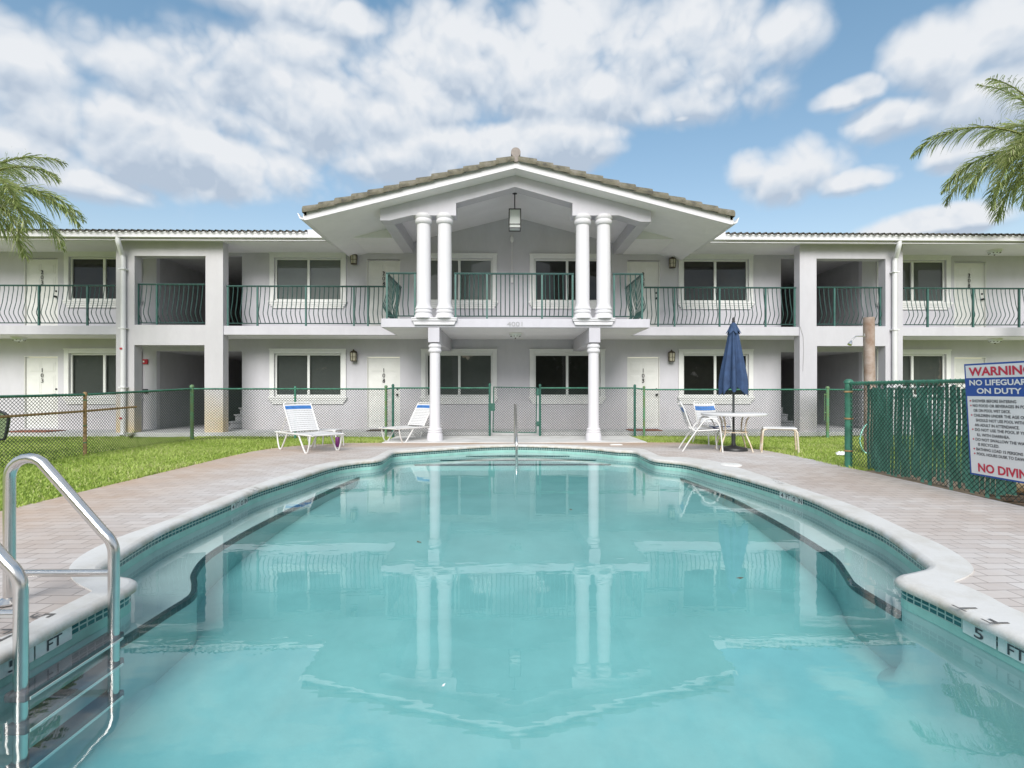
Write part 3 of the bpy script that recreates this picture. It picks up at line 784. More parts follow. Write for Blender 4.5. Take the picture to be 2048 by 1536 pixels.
# -- downspouts with elbows
for px0, px1, sgn in ((236.5, 246.5, 1), (1798, 1789.5, -1)):
    xa, xb = VX(px0, YG), VX(px1, YP - .08)
    m = MB(); pts = [(xa, YG - .005, 5.10), (xa, YG - .005, 4.98), (xa + sgn * .02, YG + .0, 4.90), (xb - sgn * .02, YP - .10, 4.72), (xb, YP - .08, 4.62), (xb, YP - .08, .25), (xb, YP - .08, .02), (xb + sgn * .01, YP - .14, -.06)]
    m.tube(pts, .062, 8, caps=True); bp('downspout', m, M_GUTTER, smooth=50)
    for z in (4.3, 2.75, 1.2): s2 = MB(); s2.box(xb - .085, xb + .085, YP - .155, YP - .003, z, z + .03); bp('pipe_strap', s2, M_GUTTER)

# -- railings
def baluster(mb, x, y, zb, zt, dx, dy):
    """square bar that bellies outwards near its foot"""
    mb.tube([(x, y, zt), (x, y, zt - .10), (x + dx * .055, y + dy * .055, zt - .45), (x + dx * .125, y + dy * .125, zb + .28), (x + dx * .12, y + dy * .12, zb + .22), (x + dx * .05, y + dy * .05, zb + .10), (x, y, zb + .02), (x, y, zb)], .0115, 4, caps=False)
def railing(A, Bp, zb, zt, posts, out, step=.118, belly=1):
    """railing from A to Bp (x,y), posts at given distances, balusters bellied towards out"""
    a, b = Vector(A), Vector(Bp); d = b - a; L = d.length; d.normalize()
    m = MB()
    m.tube([(a.x, a.y, zt), (b.x, b.y, zt)], .024, 6); m.tube([(a.x, a.y, zb + .07), (b.x, b.y, zb + .07)], .014, 4)
    n = max(1, int(L / step))
    for k in range(n):
        q = a + d * ((k + .5) * L / n)
        if any(abs((q - a).length - t) < .04 for t in posts): continue
        baluster(m, q.x, q.y, zb + .07, zt - .01, out[0] * belly, out[1] * belly)
    o = bp('railing', m, M_RAIL, smooth=40)
    for t in posts:
        q = a + d * t; p = MB(); p.box(q.x - .021, q.x + .021, q.y - .021, q.y + .021, zb, zt - .02)
        bp('post', p, M_RAILP, o)
    return o
yb = YB + .035
zt = VZ(574, yb)
def wing_rail(pa, pb, posts, y=yb, base=Z2, ztop=None):
    xa, xb = VX(pa, y), VX(pb, y)
    railing((xa, y), (xb, y), base, ztop or zt, [abs(VX(p, y) - xa) for p in posts], (0, -1))
wing_rail(-160, 231, [-117, -20, 78, 175])
wing_rail(453, 771, [456, 515, 612, 708, 736])
wing_rail(1288, 1592, [1316, 1349, 1439, 1531, 1589])
wing_rail(1807, 2230, [1855, 1946, 2038, 2130])
wing_rail(270, 410, [276.5, 314], YP + .14, VZ(651, YP) + .0, VZ(571, YP + .14))
wing_rail(1634, 1770, [1668.5, 1760], YP + .14, VZ(651, YP) + .0, VZ(573, YP + .14))
yf = YF_ + .07; ztf = VZ(547.5, yf)
zb_ = Z2 - .035
def front_rail(pa, pb, posts):
    xa, xb = VX(pa, yf), VX(pb, yf)
    railing((xa, yf), (xb, yf), zb_, ztf, [abs(VX(p, yf) - xa) for p in posts], (0, -1), .105)
front_rail(772, 833, [0 + 774, 830]); front_rail(908, 1148, [911, 974, 1084, 1145]); front_rail(1225, 1286, [1228, 1284])
for p, sg in ((774, -1), (1284, 1)):
    x = VX(p, yf); railing((x, yf + .1), (x, yb), zb_, ztf, [1.0], (sg, 0), .115)

# -- small fixed details: house number, conduit, alarm cable
t = MB(); letter(t, '4001', (VX(1029.5, YF_), YF_ - .013, VZ(652.5, YF_)), (1, 0, 0), (0, 0, 1), .105, .36, .0, 'CENTER')
bp('house_number', t, M_GREY)
m = MB(); x = VX(1024, YW); y = YW - .03
m.tube([(x, y, VZ(470, YW)), (x, y, VZ(560, YW))], .014, 6)
m.lathe(x, y - .01, [(.02, 0), (.05, .05), (.055, .1), (.045, .15), (.015, .2)], 10, VZ(486, YW)); m.box(x - .03, x + .03, y - .04, y + .02, VZ(566, YW), VZ(556, YW))
bp('conduit', m, M_CEIL)
x = VX(282, YW - .03); m = MB(); m.tube([(x, YW - .03, .03), (x, YW - .03, 2.25)], .03, 8); bp('conduit', m, M_WHITE)
m = MB(); x = VX(1600, YP); y = YP - .008                              # thin wire dangling down the right tower
m.tube([(x, y, VZ(652, YP)), (VX(1606, YP), y, VZ(672, YP)), (VX(1607, YP), y, VZ(700, YP)), (VX(1605.5, YP), y, VZ(742, YP))], .006, 4); bp('cable', m, M_GREY)

# ================================================================== THINGS FIXED TO THE BUILDING
def wall_lamp(px, py, label, first=[None]):
    if first[0] is None:
        o = empty('wall_lamp'); b = MB()
        b.box(-.05, .05, -.03, 0, -.02, .12); b.tube([(0, -.02, .1), (0, -.09, .13), (0, -.11, .11)], .012, 6)
        b.build('back_plate', M_LAMP, o)
        c = MB(); c.lathe(0, -.11, [(.105, 0), (.108, .012), (.085, .035), (.03, .065), (.012, .085), (.012, .1)], 8, .09); c.build('cap', M_LAMP, o)
        g = MB(); g.lathe(0, -.11, [(.078, -.14), (.085, .0), (.088, .085)], 16); g.build('lamp_shade', M_AMBER, o, smooth=40)
        k = MB()
        for a in range(6):
            t = a * math.pi / 3 + .5; k.tube([(.083 * math.cos(t), -.11 + .083 * math.sin(t), -.15), (.098 * math.cos(t), -.11 + .098 * math.sin(t), .095)], .008, 4)
        k.lathe(0, -.11, [(.09, -.155), (.09, -.14), (.05, -.165)], 12); k.lathe(0, -.11, [(.092, -.04), (.092, -.03)], 12)
        k.build('cage', M_LAMP, o); first[0] = o
    else: o = copy_tree(first[0])
    o.location = (VX(px, YW - .1), YW - .003, VZ(py, YW - .1))
    tag(o, label, 'wall lamp', 'bronze lanterns beside the doors')
wall_lamp(707.5, 712, 'bronze wall lantern beside ground-floor door 104')
wall_lamp(708, 519, 'bronze wall lantern beside upper door left of the portico')
wall_lamp(1343, 712, 'bronze wall lantern beside ground-floor door 105')
wall_lamp(1344.5, 524, 'bronze wall lantern beside upper door right of the portico')

def ceiling_light(x, y, z, label, first=[None]):
    if first[0] is None:
        o = empty('ceiling_light')
        b = MB(); b.lathe(0, 0, [(.17, -.03), (.175, -.02), (.17, 0)], 24); b.build('base', M_PVC, o, smooth=40)
        g = MB(); g.lathe(0, 0, [(.03, -.125), (.10, -.11), (.145, -.07), (.155, -.03)], 24); g.build('glass_bowl', M_OPAL, o, smooth=60)
        k = MB()
        for a in range(10):
            t = a * math.pi / 5; k.box(.12 * math.cos(t) - .012, .12 * math.cos(t) + .012, .12 * math.sin(t) - .012, .12 * math.sin(t) + .012, -.1, -.07)
        k.lathe(0, 0, [(.012, -.15), (.02, -.13), (.02, -.12)], 8); k.build('trim', M_LAMP, o); first[0] = o
    else: o = copy_tree(first[0])
    o.location = (x, y, z); tag(o, label, 'ceiling light', 'round lights under the walkways')
zc = ZS2 - .007
ceiling_light(VX(1031, 13.1), 13.1, zc, 'round glass ceiling light under the middle of the portico balcony')
ceiling_light(VX(38, 14.3), 14.3, zc, 'round ceiling light under the balcony by door 103')
ceiling_light(VX(1990, 14.3), 14.3, zc, 'round ceiling light over the ground-floor door behind the warning sign')
ceiling_light(VX(1989, 14.2), 14.2, ZSOF, 'round ceiling light on the upper soffit near door 206')

y = 13.0; x = VX(1029.5, y)
o = empty('pendant_lantern', (x, y, 0), 0, 'square black pendant lantern with frosted glass hanging in the portico', 'lantern')
zt_, zb2, w = VZ(421, y), VZ(459.5, y), .142
m = MB(); m.tube([(0, 0, zt_), (0, 0, ZR - .004)], .014, 8); m.lathe(0, 0, [(.06, -.02), (.06, 0)], 12, ZR - .005); m.build('rod', M_BLACK, o)
m = MB(); t = .012
for sx in (-1, 1):
    for sy in (-1, 1): m.box(sx * w - t, sx * w + t, sy * w - t, sy * w + t, zb2, zt_)
for z in (zb2, zb2 + .09, zt_ - .02):
    for s_ in (-1, 1):
        m.box(-w + t, w - t, s_ * w - t + .001, s_ * w + t - .001, z, z + .018); m.box(s_ * w - t + .001, s_ * w + t - .001, -w + t, w - t, z, z + .018)
m.box(-w + t, w - t, -w + t, w - t, zt_ - .003, zt_ + .008); m.build('frame', M_BLACK, o)
m = MB(); m.box(-w + .004, w - .004, -w + .004, w - .004, zb2 + .02, zt_ - .022); m.build('lamp_glass', M_OPAL, o)

o = empty('fire_alarm', (VX(292, YW), YW, VZ(724, YW)), 0, 'red fire alarm strobe on the wall inside the left stair opening', 'fire alarm')
m = MB(); m.box(-.065, .065, -.05, -.002, -.07, .07); m.build('housing', M_RED, o, bevel=.008)
m = MB(); m.box(-.05, -.005, -.065, -.051, -.025, .025); m.build('lens', M_OPAL, o, bevel=.005)
m = MB(); m.box(-.06, .06, -.07, -.002, -.06, .06); m.box(-.045, .045, -.08, -.07, -.04, .045)
o = m.build('junction_box', M_POLE, bevel=.006); o.location = (VX(292, YW), YW, VZ(782, YW)); tag(o, 'small dark wall box below the red fire alarm', 'box')
for py, lb in ((698, 'small red reflector high on the left downspout'), (836, 'small red reflector low on the left downspout')):
    m = MB(); m.box(-.03, .03, -.012, 0, -.025, .025); m.lathe(0, 0, [(.012, 0), (.012, .01)], 8)
    o = m.build('reflector', M_RED, bevel=.004); o.location = (VX(241, YP - .16), YP - .145, VZ(py, YP - .15)); tag(o, lb, 'reflector', 'red reflectors on the downspout')

# doormats
for px0, px1, y0, y1, mm, lb in ((22, 112, 13.72, 14.35, M_MAT1, 'red-brown doormat in front of door 103'), (737, 800, 13.95, 14.45, M_MAT2, 'dark brown doormat in front of door 104'), (1256, 1320, 13.95, 14.45, M_MAT1, 'worn brown doormat in front of door 105')):
    xa, xb = VX(px0, (y0 + y1) / 2), VX(px1, (y0 + y1) / 2)
    m = MB(); m.box(xa, xb, y0, y1, .022, .04); m.box(xa + .05, xb - .05, y0 + .04, y1 - .04, .04, .046)
    o = m.build('doormat', mm, bevel=.006); tag(o, lb, 'doormat', 'mats at the ground-floor doors')
# ================================================================== POOL
ZW, ZLED = -.165, -.27
inL = [(35,1335),(151,1271),(271,1199)]                              # tile-top line, left, from near to far
notchL_in = [(250,1158),(243,1140),(241,1122)]
arcL = [(316.5,1076),(387,1043),(462,1011),(520,985),(597.7,960),(669.5,937),(716,929),(748.6,926)]
backL = [(768.4,921.5),(781.6,912.7),(792.6,908)]
back = [(837,904.6),(905,900),(967,896),(1030,894.4),(1100,896),(1178.5,900),(1233,905.6)]
backR = [(1267,907.5),(1281.6,914),(1300,922),(1319,925.8)]
arcR = [(1370.6,931.6),(1429,946.8),(1488,962),(1600,997),(1680,1033.5),(1760,1071),(1827,1104)]
inR = [(1827,1183),(1955,1250),(2048,1299)]
zt_in = -.055
gi = lambda p: GP(p[0], p[1], zt_in)
XL, XRr = -2.16, 2.36
lwall = [(XL, y) for y in (1.5, 2.0, 2.5)]
pts = []                                                             # counter-clockwise seen from above, starting near right
pts += [(XRr, 1.5), (XRr, 2.2), (XRr, 2.75), (XRr - .01, 3.02)]
pts += [(XRr + .06, 3.12), (XRr + .2, 3.18), (XRr + .36, 3.26), (XRr + .46, 3.42)]
pts += [gi(p) for p in arcR[::-1]][1:] + [gi(p) for p in backR[::-1]] + [gi(p) for p in back[::-1]] + [gi(p) for p in backL[::-1]]
pts += [gi(p) for p in arcL[::-1]]
pts += [(XL - .46, 3.46), (XL - .38, 3.30), (XL - .22, 3.2), (XL - .06, 3.13), (XL + .01, 3.0), (XL, 2.7), (XL, 2.2), (XL, 1.5)]
pts += [(XL + .25, 1.1), (XL + .9, .72), (.1, .55), (XRr - .9, .72), (XRr - .25, 1.1)]
NOSE = catmull(pts, True, 5)
def cleaned(poly, d=.012):
    out = [poly[0]]
    for p in poly[1:]:
        if math.hypot(p[0] - out[-1][0], p[1] - out[-1][1]) > d: out.append(p)
    return out
NOSE = cleaned(NOSE)
outp = [(2.72, 1.4), (2.72, 2.0)] + [GP(*p) for p in [(2048,1226),(1974,1190),(1918,1166),(1907,1163),(1936,1151),(1947,1136),(1926,1115),(1880,1088),(1813.6,1059),(1707,1011),(1600,975.5),(1535,954),(1488,938.6),(1429,922),(1380,915.4),(1347,913.5),(1321,912),(1300,903),(1280,897),(1230,895),(1130,889),(1030,887),(940,889),(847.5,894),(790,898.4),(773,901.7),(755,911),(737.6,917),(702.5,919),(650,926),(597,941),(537.7,960),(440,996),(344.6,1036),(246,1071),(176,1102.6),(142,1129),(140,1146),(152,1164),(184.6,1181.7),(178,1186),(70,1240),(0,1275)]] + [(-2.53, 1.9), (-2.53, 1.35), (-2.2, .75), (-1.4, .40), (.1, .2), (1.6, .40), (2.4, .75)]
OUT = cleaned(catmull(outp, True, 4), .02)
pool = empty('swimming_pool', (.1, 5.6, 0), 0, 'turquoise swimming pool with bowed sides, white coping and dark tile band', 'swimming pool')
def pp(name, mb, m, parent=None, **k):
    o = mb.build(name, m, None, **k); put(o, pool)
    if parent is not None: o.parent = parent; o.matrix_parent_inverse = Matrix.Identity(4)
    return o
def loft(mb, loops):
    """join closed outlines of equal length; loops are lists of (x,y,z)"""
    n = len(loops[0]); b = len(mb.v)
    for lp in loops: mb.v += lp
    for j in range(len(loops) - 1):
        for k in range(n):
            a0 = b + j * n + k; a1 = b + j * n + (k + 1) % n
            mb.f.append((a0, a1, a1 + n, a0 + n))
    return mb
z3 = lambda poly, z: [(p[0], p[1], z) for p in poly]
top_in = offset(NOSE, .045)
mb = cdt(OUT, [top_in], lambda x, y: .0)
o2 = offset(OUT, .004)
loft(mb, [z3(OUT, 0.0), z3(o2, -.03)])
loft(mb, [z3(top_in, 0.0), z3(offset(NOSE, .02), -.006), z3(offset(NOSE, .006), -.018), z3(NOSE, -.034), z3(offset(NOSE, .004), -.05), z3(offset(NOSE, .02), -.058), z3(offset(NOSE, .07), -.058)])
COPING = mb
WALLP = offset(NOSE, .035)
zfl = lambda y: -.80 + .40 * max(0, min(1, (y - 1) / 5.7))
mb = MB()
lo = [[(p[0], p[1], ZW - .0 + .01) for p in offset(WALLP, .004)], [(p[0], p[1], zfl(p[1]) + .16) for p in offset(WALLP, .004)], [(p[0], p[1], zfl(p[1]) + .05) for p in offset(WALLP, -.04)], [(p[0], p[1], zfl(p[1])) for p in offset(WALLP, -.12)]]
for l in lo: pass
loft(mb, [l[::1] for l in lo])
mb.f = [f[::-1] for f in mb.f]
inner = offset(WALLP, -.12)
inn = cleaned(inner, .05)
fl = cdt([p[:2] for p in inn], [], lambda x, y: zfl(y), [(x * .5, y * .5) for x in range(-6, 7) for y in range(1, 22) if inside(x * .5, y * .5, offset(inn, -.1))])
i = len(mb.v); mb.v += fl.v; mb.f += [tuple(i + k for k in f) for f in fl.f]
pp('basin', mb, M_PLASTER, smooth=50)
# glazed tile band
mb = MB(); mb.uv = []
n = len(WALLP); s = 0; run = [0]
for k in range(n): s += math.hypot(WALLP[(k + 1) % n][0] - WALLP[k][0], WALLP[(k + 1) % n][1] - WALLP[k][1]); run.append(s)
for k in range(n + 1):
    p = WALLP[k % n]
    mb.v += [(p[0], p[1], -.057), (p[0], p[1], -.116)]; mb.uv += [(run[k], .058), (run[k], 0)]
for k in range(n): mb.f.append((2 * k + 1, 2 * k, 2 * k + 2, 2 * k + 3))
pp('tile_band', mb, M_PTILE)
mb = MB(); loft(mb, [[(p[0], p[1], -.1165) for p in WALLP], [(p[0], p[1], ZW - .004) for p in WALLP]]); mb.f = [f[::-1] for f in mb.f]; pp('waterline_band', mb, M_STRIP)
# bench ledges along both bowed sides, edged with dark tile
gl = lambda p: GP(p[0], p[1], ZLED)
ledL = [gl(p) for p in [(225,1294),(278,1262),(340,1222),(388,1190),(394,1168),(392,1148),(412,1118),(450,1090),(520,1050),(600,1010),(680,972),(735,948),(765,936)]]
ledR = [gl(p) for p in [(1875,1275),(1823,1243),(1751,1199),(1703,1168),(1687,1146),(1667,1118),(1631,1092),(1575,1058),(1510,1022),(1450,992),(1370,960),(1310,938)]]
for led, sg in ((ledL, -1), (ledR, 1)):
    cv = catmull(led, False, 5)
    far = [(sg * 3.35, cv[-1][1] + .02), (sg * 3.35, cv[0][1] - .1)]
    poly = cv + ([far[0], far[1]])
    if sg < 0: poly = poly
    else: poly = poly[::-1]
    # keep the ledge inside the pool wall
    wl = offset(WALLP, .02)
    mb = cdt(poly, [], lambda x, y: ZLED, extra=[p for p in wl if inside(p[0], p[1], poly)])
    mb.f = [f for f in mb.f if inside(sum(mb.v[k][0] for k in f) / 3, sum(mb.v[k][1] for k in f) / 3, wl) or True]
    mb.f = [f for f in mb.f if abs(sum(mb.v[k][0] for k in f) / 3) < 3.2 and inside(sum(mb.v[k][0] for k in f) / 3 * .995, sum(mb.v[k][1] for k in f) / 3, offset(WALLP, .12))]
    rz_ = MB()
    for a, b in zip(cv, cv[1:]):
        q = [(a[0], a[1], ZLED), (b[0], b[1], ZLED), (b[0], b[1], zfl(b[1]) + .0), (a[0], a[1], zfl(a[1]) + .0)]
        rz_.quad(*(q if sg < 0 else q[::-1]))
    L = pp('bench_ledge', mb, M_LEDGE); pp('bench_riser', rz_, M_PLASTER, L)
    t = MB()
    acc = 0
    for a, b in zip(cv, cv[1:]):
        d = Vector((b[0] - a[0], b[1] - a[1], 0)); n_ = Vector((d.y, -d.x, 0)).normalized() * (-sg)
        if n_.x * sg < 0: n_ = -n_
        ins = Vector((0, 0, 0))
        A, Bv = Vector((a[0], a[1], 0)), Vector((b[0], b[1], 0))
        acc += d.length; g = .0
        nseg = max(1, int(d.length / .155)); 
        for k in range(nseg):
            u0, u1 = A.lerp(Bv, k / nseg), A.lerp(Bv, (k + 1) / nseg); e = (u1 - u0) * .04
            u0 = u0 + e
            m_ = n_ * .035
            t.quad((u0.x, u0.y, ZLED + .004), (u1.x, u1.y, ZLED + .004), (u1.x + m_.x, u1.y + m_.y, ZLED + .004), (u0.x + m_.x, u0.y + m_.y, ZLED + .004))
            t.quad((u0.x - m_.x * .1, u0.y - m_.y * .1, ZLED - .035), (u1.x - m_.x * .1, u1.y - m_.y * .1, ZLED - .035), (u1.x - m_.x * .1, u1.y - m_.y * .1, ZLED + .004), (u0.x - m_.x * .1, u0.y - m_.y * .1, ZLED + .004))
    pp('edge_tile', t, M_DTILE, L)
# entry steps under the far end
st = MB(); ed = MB()
for y, z in ((10.42, -.2), (10.12, -.242), (9.82, -.288)):
    x0, x1 = -2.0, 2.45
    st.box(x0, x1, y, 11, -.8, z); ed.box(x0, x1, y - .004, y + .03, z - .022, z + .003)
S = pp('entry_steps', st, M_LEDGE); pp('edge_tile', ed, M_DTILE, S)
# depth markers: tiles in the band and lettering on the coping
def arc_at(px, py):
    x, y = gi((px, py)); n = len(WALLP)
    k = min(range(n), key=lambda i: (WALLP[i][0] - x) ** 2 + (WALLP[i][1] - y) ** 2)
    a, b = Vector(WALLP[k]), Vector(WALLP[(k + 2) % n]); return k, a, (b - a).normalized()
def marker(px, py, words, width, side):
    """white tile strip with black letters standing in the tile band, read from the water"""
    k, a, d = arc_at(px, py)
    n = Vector((-d.y, d.x))                                          # towards the pool
    dirv = d * side                                                  # reading direction
    # follow the wall in short pieces
    pl = MB(); lt = MB(); steps = len(words); w1 = width / steps
    tot = run[-1]; s0 = run[k]
    def at(s):
        s %= tot
        for i in range(len(run) - 1):
            if run[i] <= s <= run[i + 1]:
                t = (s - run[i]) / max(run[i + 1] - run[i], 1e-6); A, Bv = Vector(WALLP[i]), Vector(WALLP[(i + 1) % len(WALLP)])
                return A.lerp(Bv, t)
        return Vector(WALLP[0])
    for q, wd in enumerate(words):
        p0 = at(s0 + side * (q * w1 - width / 2)); p1 = at(s0 + side * ((q + 1) * w1 - width / 2)); dd = (p1 - p0).normalized()
        nn = Vector((-dd.y, dd.x)) * side
        f = lambda p, e: (p.x + nn.x * e, p.y + nn.y * e)
        a0, a1 = f(p0 + dd * .004, .006), f(p1 - dd * .004, .006)
        pl.quad((*a0, -.128), (*a1, -.128), (*a1, -.058), (*a0, -.058))
        mid = (p0 + p1) / 2
        c = f(mid, .0085)
        letter(lt, wd, (c[0], c[1], -.120), (dd.x, dd.y, 0), (0, 0, 1), .052, min(w1 * .62, .016 + .034 * len(wd)), .008, 'CENTER')
    joined('depth_marker', [(pl, M_MTILE), (lt, M_SIGNK)], pool)
marker(492, 998, ['4', 'FT', '0', 'IN'], .40, -1)
marker(1582, 992, ['4', 'FT', '0', 'IN'], .44, -1)
marker(1985, 1266, ['5', 'FT'], .38, -1)
marker(110, 1294, ['5', 'FT'], .42, -1)
lt = MB()
def deck_letters(txt, px, py, hdir, size, gap):
    x, y = GP(px, py)
    up = Vector((*hdir, 0)); u = Vector((up.y, -up.x, 0)); 
    for k, ch in enumerate(txt):
        q = Vector((x, y, .003)) + u * gap * k; letter(lt, ch, q, u, up, size, None, .0, 'CENTER')
deck_letters(['5', 'FT'], 62, 1232, (1, 0), .105, .22)                # read from the pool side
deck_letters(['F', 'T'], 2010, 1243, (-1, 0), .10, .15)
m2 = MB(); lt2 = lt; lt = m2
deck_letters(['4', 'F', 'T', '0'], 503, 976, (.96, .25), .085, .13)
deck_letters(['4', 'F', 'T', '0'], 1570, 968, (-.95, .3), .085, .13)
M_FADED = mat('faded_paint', (.42, .40, .37), .8, var=.3, vscale=30)
joined('coping', [(COPING, M_COPING), (lt2, mat('worn_black', (.13, .125, .12), .7, var=.4, vscale=60)), (m2, M_FADED)], pool, 35)

# water: one sheet over the basin
w = cdt([p[:2] for p in cleaned(offset(WALLP, .002), .01)], [], lambda x, y: ZW)
w = w.build('water', M_WATER); tag(w, 'clear turquoise pool water reflecting the building', 'water', kind='structure')

# ================================================================== GROUND
DECK = [(-4.75, -5), (5.1, -5), (5.1, 8.2), (5.02, 9.4), (4.75, 10.6), (4.2, 11.35), (3.4, 11.75), (-3.0, 11.75), (-3.7, 11.55), (-4.3, 11.1), (-4.62, 10.3), (-4.75, 9.0)]
DECKS = cleaned(catmull([(p[0], p[1]) for p in DECK[2:]], False, 4), .05); DECKS = [(-4.75, -5), (5.1, -5)] + DECKS
grid = [(x * .8, y * .8) for x in range(-6, 7) for y in range(-6, 15)]
g0 = lambda x, y: G(y)
ex = [p for p in grid if inside(p[0], p[1], DECKS) and not inside(p[0], p[1], offset(OUT, .15))]
mb = cdt(DECKS, [offset(OUT, -.02)], lambda x, y: G(y) - .008, ex)
tag(mb.build('deck', M_PAVER), 'pinkish grey brick paver deck around the pool', 'paving', kind='structure')
ol_ = [(-26, -8), (30, -8), (30, 13.0), (30, 32), (-26, 32), (-26, 13.0)]
ex = [(x * 1.6, y) for x in range(-16, 19) for y in (2, 5, 8, 9.6, 10.4, 11.3, 12.2, 13, 15)]
ex = [p for p in ex if not inside(p[0], p[1], offset(DECKS, .1))]
mb = cdt(ol_, [DECKS], lambda x, y: G(y) - .022, ex)
tag(mb.build('lawn', M_LAWN), 'green lawn between the deck and the building', 'lawn', kind='structure')
mb = cdt([(-600, -600), (600, -600), (600, 600), (-600, 600)], [ol_], lambda x, y: -.13 if not (-27 < x < 31 and -9 < y < 33) else G(y) - .025)
tag(mb.build('ground', mat('far_ground', (.16, .2, .09), .95, var=.3, vscale=.2)), 'flat ground beyond the lawns', 'ground', kind='structure')
mb = MB(); mb.box(-19, 19.5, 13.62, YW, -.2, .02)
tag(mb.build('walkway', M_CONCD, bevel=.01), 'pale concrete walkway along the foot of the building', 'walkway', kind='structure')
mb = MB(); xa, xb = VX(764, 11.75), VX(1294, 11.75)
mb.box(xa, xb, 11.72, 13.618, -.2, -.052)
tag(mb.build('concrete_pad', M_CONC, bevel=.012), 'white concrete pad under the portico columns', 'pad', kind='structure')
mb = cdt([(5.12, -2), (9, -2), (9, 6.6), (5.9, 7.3), (5.12, 7.2)], [], lambda x, y: -.012 + .03 * random.random(), [(5.3 + .3 * i, -1.5 + .4 * j) for i in range(11) for j in range(20)])
tag(mb.build('soil', M_SOIL), 'bare soil behind the slatted fence', 'soil', kind='structure')

# ------------------------------------------------------------------ grass blades
def grass(name, regions, label):
    rnd = random.Random(3); v = []; f = []; r = []
    for (x0, x1, y0, y1, dens) in regions:
        for _ in range(int((x1 - x0) * (y1 - y0) * dens)):
            x, y = rnd.uniform(x0, x1), rnd.uniform(y0, y1)
            if abs((x - .1) * .98) > y * 1.06 + .8 or inside(x, y, DECKS_IN): continue
            if not inside(x, y, DECKS_OUT) and False: continue
            if y > 13.6 or (xa - .02 < x < xb + .02 and y > 11.7): continue
            # patchy growth
            pn = math.sin(x * 1.7 + 1.3 * math.sin(y * 1.1)) * math.sin(y * 1.9 + x * .6)
            hgt = rnd.uniform(.03, .062) * (1 + .3 * pn); wd = rnd.uniform(.006, .011)
            t = rnd.uniform(0, 6.283); l = rnd.uniform(.2, .95) * hgt; t2 = rnd.uniform(0, 6.283)
            z = G(y) - .024; i = len(v); ca, sa = math.cos(t) * wd, math.sin(t) * wd
            mx, my = x + math.cos(t2) * l * .35, y + math.sin(t2) * l * .35
            v += [(x - ca, y - sa, z), (x + ca, y + sa, z), (mx + ca * .7, my + sa * .7, z + hgt * .6), (mx - ca * .7, my - sa * .7, z + hgt * .6), (x + math.cos(t2) * l, y + math.sin(t2) * l, z + hgt)]
            f += [(i, i + 1, i + 2, i + 3), (i + 3, i + 2, i + 4)]
            q = min(1, max(0, rnd.gauss(.48 + .14 * pn, .2))); q = .97 if rnd.random() < .03 + .10 * (math.sin(x * .9 + 2) * math.sin(y * 1.3 + 1) > .55) else q
            r += [q, q]
    m = MB(); m.v, m.f, m.r = v, f, r
    tag(m.build(name, M_GRASS), label, 'grass', kind='stuff')
DECKS_IN = [(p[0] + .035 * math.sin(k * 2.3 + p[1] * 7) , p[1] + .03 * math.sin(k * 1.7)) for k, p in enumerate(offset([q for a, b in zip(DECKS, DECKS[1:] + DECKS[:1]) for q in [tuple(a[i] + (b[i] - a[i]) * t / 5 for i in (0, 1)) for t in range(5)]], -.04))]
DECKS_OUT = DECKS
grass('grass', [(-16, -4.7, 4.2, 13.6, 1900), (-4.75, -2.2, 10.4, 13.6, 1700), (3.1, 5.3, 10.0, 13.6, 1700), (4.9, 16, 7.2, 13.6, 1150)], 'short bright green lawn grass blades')

# ================================================================== FENCES
def chain_mesh(mb, A, Bq, zb0, zb1, h0, h1, w=.066, r=.0042):
    """woven wire between two ground points: two sets of slanting wires"""
    A, Bq = Vector((A[0], A[1])), Vector((Bq[0], Bq[1])); L = (Bq - A).length; d = (Bq - A) / L
    hh = max(h0, h1); nn = Vector((-d.y, d.x)) * .004
    P = lambda s, z, o: (A.x + d.x * s + nn.x * o, A.y + d.y * s + nn.y * o, zb0 + (zb1 - zb0) * s / L + z * (h0 + (h1 - h0) * s / L))
    k = -int(hh / w) - 1
    while k * w < L + hh:
        for sg in (1, -1):
            c = k * w
            # s = c + sg*z
            zlo, zhi = 0, hh
            if sg > 0: zlo = max(0, -c); zhi = min(hh, L - c)
            else:
                c2 = c + hh if False else c + hh
                zlo = max(0, c2 - L); zhi = min(hh, c2); c = c2
            if zhi - zlo > .01:
                p, q = P(c + sg * zlo, zlo / hh, sg), P(c + sg * zhi, zhi / hh, sg); mb.tube([p, q], r, 3, caps=False)
        k += 1
def post(x, y, z0, z1, r=.033, cap=True):
    m = MB(); m.tube([(x, y, z0), (x, y, z1)], r, 10)
    if cap: m.lathe(x, y, [(r * 1.22, 0), (r * 1.22, .025), (r * .9, .05), (r * .35, .062)], 10, z1 - .01)
    return m
def bands(x, y, zs_, r=.037):
    m = MB()
    for z in zs_: m.lathe(x, y, [(r * 1.05, 0), (r * 1.15, .012), (r * 1.05, .024)], 10, z)
    return m
